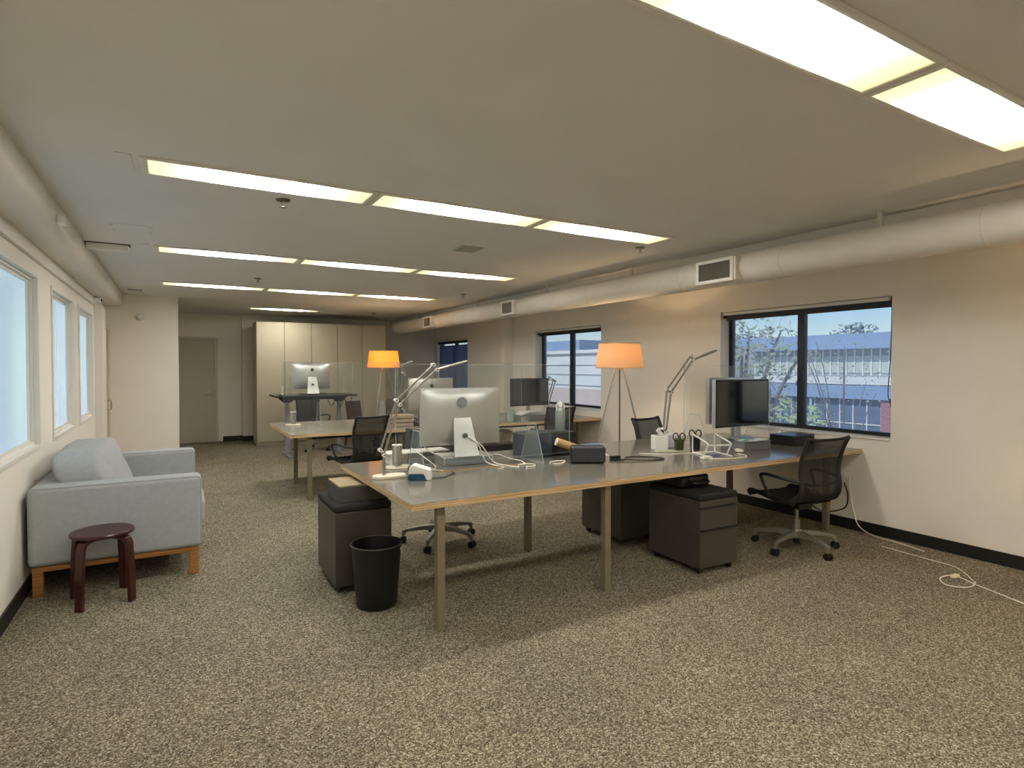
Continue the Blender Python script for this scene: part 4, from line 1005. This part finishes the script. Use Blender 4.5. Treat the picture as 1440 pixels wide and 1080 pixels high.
# curtain in the far window
t = thing('curtain', 'dark blue-grey pleated curtain in the far right hand window', 'curtain', (XR+.09, 12.11, .9))
CURT = shade_mat('curtain_cloth', '#6f7a92', .5)
MB().sheet(lambda u, v: (.022*math.sin(u*2*math.pi*13), (u*2-1)*.83, .02+1.06*v), 156, 3).build('cloth', CURT, t, angle=80)
MB().cyl((0, -.84, 1.085), (0, .84, 1.085), .008, n=10).build('rod', BLACKFR, t)

# ------------------------------------------------------------------ outlets and cords by the right wall
def outlet(label, y, z):
    t = thing('wall_outlet', label, 'outlet', (XR, y, z))
    MB().box(-.008, 0, -.036, .036, -.058, .058).build('plate', WHITEPL, t, bevel=.003)
    for s in (-1, 1): MB().box(-.010, -.007, -.017, .017, s*.022-.014, s*.022+.014).build('socket', CREAMPL, t, bevel=.002)
outlet('white wall outlet below the desk edge by the mesh chair', 3.13, .44)
outlet('low white wall outlet just above the black base', 3.46, .17)
tag(MB().tube([(XR-.02, 3.14, .42), (XR-.10, 3.06, .33), (XR-.09, 3.1, .20), (XR-.12, 3.3, .14), (XR-.06, 3.5, .22), (XR-.015, 3.48, .18)], .006, 8, 8).build('power_cord', CABLEB), 'black power cord drooping between the two wall outlets', 'cord')
tag(MB().tube([(XR-.012, 3.10, .40), (XR-.016, 3.06, .2), (XR-.03, 3.0, .06), (XR-.06, 2.86, .006), (XR-.10, 2.62, .005), (XR-.16, 2.40, .005)], .005, 8, 8).build('white_power_cord', CABLEW), 'white cord running down the wall onto the carpet', 'cord')
P = [at(1240, 768, Z=.005), at(1300, 785, Z=.005), at(1345, 798, Z=.005), at(1372, 820, Z=.006)]
tag(MB().tube([tuple(p) for p in P], .003, 6, 8).build('loose_thread', CABLEW), 'thin pale thread of cord on the carpet beside the base', 'cord')
P = [at(1440, 849, Z=.006), at(1405, 835, Z=.006), at(1372, 822, Z=.006), at(1350, 812, Z=.010), at(1336, 809, Z=.012), at(1322, 813, Z=.008), at(1330, 822, Z=.006), at(1355, 826, Z=.006), at(1368, 824, Z=.008), at(1372, 818, Z=.010)]
t = thing('floor_cord', 'loose cream lamp cord with switch looped on the carpet', 'cord', (0, 0, 0))
MB().tube([tuple(p) for p in P], .004, 8, 8).build('cable', CABLEW, t)
q = at(1343, 810, Z=.012); MB().pillow(tuple(q), (.09, .04, .022), .6, .6, 10).build('inline_switch', CREAMPL, t)

# ------------------------------------------------------------------ outside the right hand windows
def E(): return MB()
BLUE = mat('blue_fascia', '#8ba3c4', .6, var=.05, vs=1)
PALEW = mat('pale_render', '#dfe0dd', .8, var=.05, vs=.6)
GREYW = mat('grey_cladding', '#9aa0a2', .8, var=.08, vs=.6)
PANEW = mat('far_pane', '#5f6f88', .25, var=.15, vs=.6)
BRICK = bpy.data.materials.new('red_brick'); BRICK.use_nodes = True
_n = BRICK.node_tree.nodes; _L = BRICK.node_tree.links
_tc = _n.new('ShaderNodeTexCoord'); _sp = _n.new('ShaderNodeSeparateXYZ'); _cb = _n.new('ShaderNodeCombineXYZ'); _bt = _n.new('ShaderNodeTexBrick')
_L.new(_tc.outputs['Object'], _sp.inputs[0]); _L.new(_sp.outputs[1], _cb.inputs[0]); _L.new(_sp.outputs[2], _cb.inputs[1]); _L.new(_cb.outputs[0], _bt.inputs['Vector'])
_bt.inputs['Color1'].default_value = lin('#a86b70'); _bt.inputs['Color2'].default_value = lin('#9b5f66'); _bt.inputs['Mortar'].default_value = lin('#b9a3a2')
_bt.inputs['Scale'].default_value = 2.2; _L.new(_bt.outputs[0], _n['Principled BSDF'].inputs['Base Color']); _n['Principled BSDF'].inputs['Roughness'].default_value = .85
tag(MB().box(6.5, 160, -40, 120, -4.6, -4.5).build('yard_ground', mat('asphalt', '#777672', .9, var=.1, vs=.3)), 'grey paved yard outside the right hand windows', 'ground')
bld = thing('office_building', 'blue trimmed two-level building outside the window by the monitor', 'building', (38, 26, -4.5))
E().box(1.5, 9, -16, 16, 0, 7.2).build('upper_wall', GREYW, bld)
E().box(.6, 9, -16, 16, 7.2, 8.2).build('upper_fascia', BLUE, bld)
E().box(-1.2, 1.5, -16, 16, 4.9, 5.35).build('lower_roof', PALEW, bld)
E().box(-1.3, 1.5, -16, 16, 4.0, 4.85).build('lower_fascia', BLUE, bld)
E().box(-.8, 1.5, -16, 16, 0, 4.0).build('lower_wall', mat('lower_wall_grey', '#7f8792', .8, var=.1, vs=.6), bld)
upane = E().box(1.44, 1.5, -.21, .21, 5.6, 6.75).build('upper_pane', mat('cream_pane', '#b9bfb4', .4, var=.1, vs=.6), bld)
bars = E().box(1.38, 1.5, -.035, .035, 5.4, 7.2).build('upper_post', PALEW, bld)
lp_ = E().box(-.86, -.8, -.40, .40, 1.2, 3.9).build('lower_pane', PANEW, bld)
lb_ = E().box(-.92, -.8, -.03, .03, 1.0, 4.0).build('lower_post', PALEW, bld)
for k in range(40):
    y = -13+.55*k
    for src, yy in ((upane, y+.275), (bars, y)):
        c = src.copy(); COL.objects.link(c); c.location = (0, yy, 0)
for k in range(25):
    y = -6.6+.85*k
    for src, yy in ((lp_, y+.43), (lb_, y)):
        c = src.copy(); COL.objects.link(c); c.location = (0, yy, 0)
for src in (upane, bars, lp_, lb_): src.location = (0, -14.5, 0)
E().box(-.93, -.8, -6.6, 15.5, 2.4, 2.46).build('lower_transom', PALEW, bld)
E().box(-1.15, -.8, -15.8, -6.7, 0, 4.0).build('brick_pier', BRICK, bld)
E().cyl((-1.1, -2.2, 0), (-1.1, -2.2, 4.0), .09, n=10).build('downpipe', mat('downpipe', '#9fc0d8', .5), bld)
E().tube([(-.6, 7.5, 5.35), (-.6, 7.5, 7.0), (-.6, 7.2, 7.4), (-.6, 6.8, 7.3)], .07, 8, 4).build('vent_pipe', PALEW, bld)
b2 = thing('warehouse', 'pale banded warehouse outside the middle right hand window', 'building', (26, 40, -4.5))
E().box(0, 8, -14, 16, 0, 7.0).build('wall', PALEW, b2)
E().box(-.05, 0, -14, 16, 2.4, 4.4).build('lower_band', mat('pink_beige', '#cdb9ae', .8), b2)
for z in (4.6, 5.4, 6.1): E().box(-.04, 0, -14, 16, z, z+.07).build('groove', GREYW, b2)
E().box(-.2, 8, -14, 16, 7.0, 7.25).build('parapet', PALEW, b2)
b3 = thing('distant_shed', 'long blue roofed shed behind the pale banded warehouse', 'building', (60, 80, -4.5))
E().box(0, 10, 0, 60, 0, 7.5).build('wall', GREYW, b3)
E().box(-.5, 10, 0, 60, 7.5, 10.6).build('roof', BLUE, b3)
# trees
LEAF = mat('leaf_green', '#9db07c', .6, var=.35, vs=9); LEAF2 = mat('leaf_dull', '#8e9a80', .7, var=.3, vs=6); BARK = mat('bark', '#7a756c', .8, var=.2)
def plant(name, label, cat, x, y, z0, ht, rad, n, leaf, lm, trunk_r, crown0=.3):
    t = thing(name, label, cat, (x, y, z0)); rr = random.Random(int(x*10+y))
    br = MB(); ends = []
    for k in range(9):
        a = rr.uniform(0, 6.28); h = ht*rr.uniform(crown0+.1, .95); r_ = rad*rr.uniform(.4, .95)
        e = (r_*math.cos(a), r_*math.sin(a), h); ends.append(e)
        br.tube([(0, 0, 0 if k < 3 else ht*crown0*.6), (e[0]*.25, e[1]*.25, h*.5), (e[0]*.7, e[1]*.7, h*.85), e], trunk_r, 6, 3, rs=lambda u: trunk_r*(1-.75*u))
    br.build('branches', BARK, t)
    lf = MB()
    for k in range(n):
        a = rr.uniform(0, 6.28); u = rr.uniform(-1, 1); q = rr.random()**.4; s = math.sqrt(1-u*u)
        c = Vector((rad*q*s*math.cos(a), rad*q*s*math.sin(a), ht*(1+crown0)/2+ht*(1-crown0)/2*q*u))
        d = Vector((rr.gauss(0,1), rr.gauss(0,1), rr.gauss(0,.6))).normalized(); e = d.orthogonal().normalized()
        L1 = leaf*rr.uniform(.7, 1.3)
        lf.add([c, c+d*L1*.5+e*L1*.28, c+d*L1, c+d*L1*.5-e*L1*.28], [(0, 1, 2, 3)])
    o = lf.build('foliage', lm, t); o['kind'] = 'stuff'
    return t
plant('shrub', 'leafy green shrub just outside the window by the monitor', 'shrub', 9.4, 6.4, -4.5, 5.5, .9, 2000, .13, LEAF, .05, .45)
plant('street_tree', 'dull leafed tree outside the window behind the monitor', 'tree', 15.5, 12.4, -4.5, 8.2, 2.0, 800, .2, LEAF2, .12, .5)
for k, (x, y, s) in enumerate(((90, 42, 1), (92, 52, 1.1), (90, 62, .94), (93, 72, 1.08), (91, 82, 1.0), (92, 92, 1.08))):
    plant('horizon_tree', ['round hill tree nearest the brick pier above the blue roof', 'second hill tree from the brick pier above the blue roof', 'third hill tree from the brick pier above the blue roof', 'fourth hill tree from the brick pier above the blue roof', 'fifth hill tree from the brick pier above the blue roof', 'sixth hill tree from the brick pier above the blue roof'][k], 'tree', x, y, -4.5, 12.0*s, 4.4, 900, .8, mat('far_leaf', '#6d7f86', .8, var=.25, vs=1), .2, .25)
plant('bare_tree', 'nearly leafless young tree outside the window pane beside the blind cord', 'tree', 20.5, 12.0, -4.5, 7.6, 1.9, 220, .12, LEAF2, .035, .55)
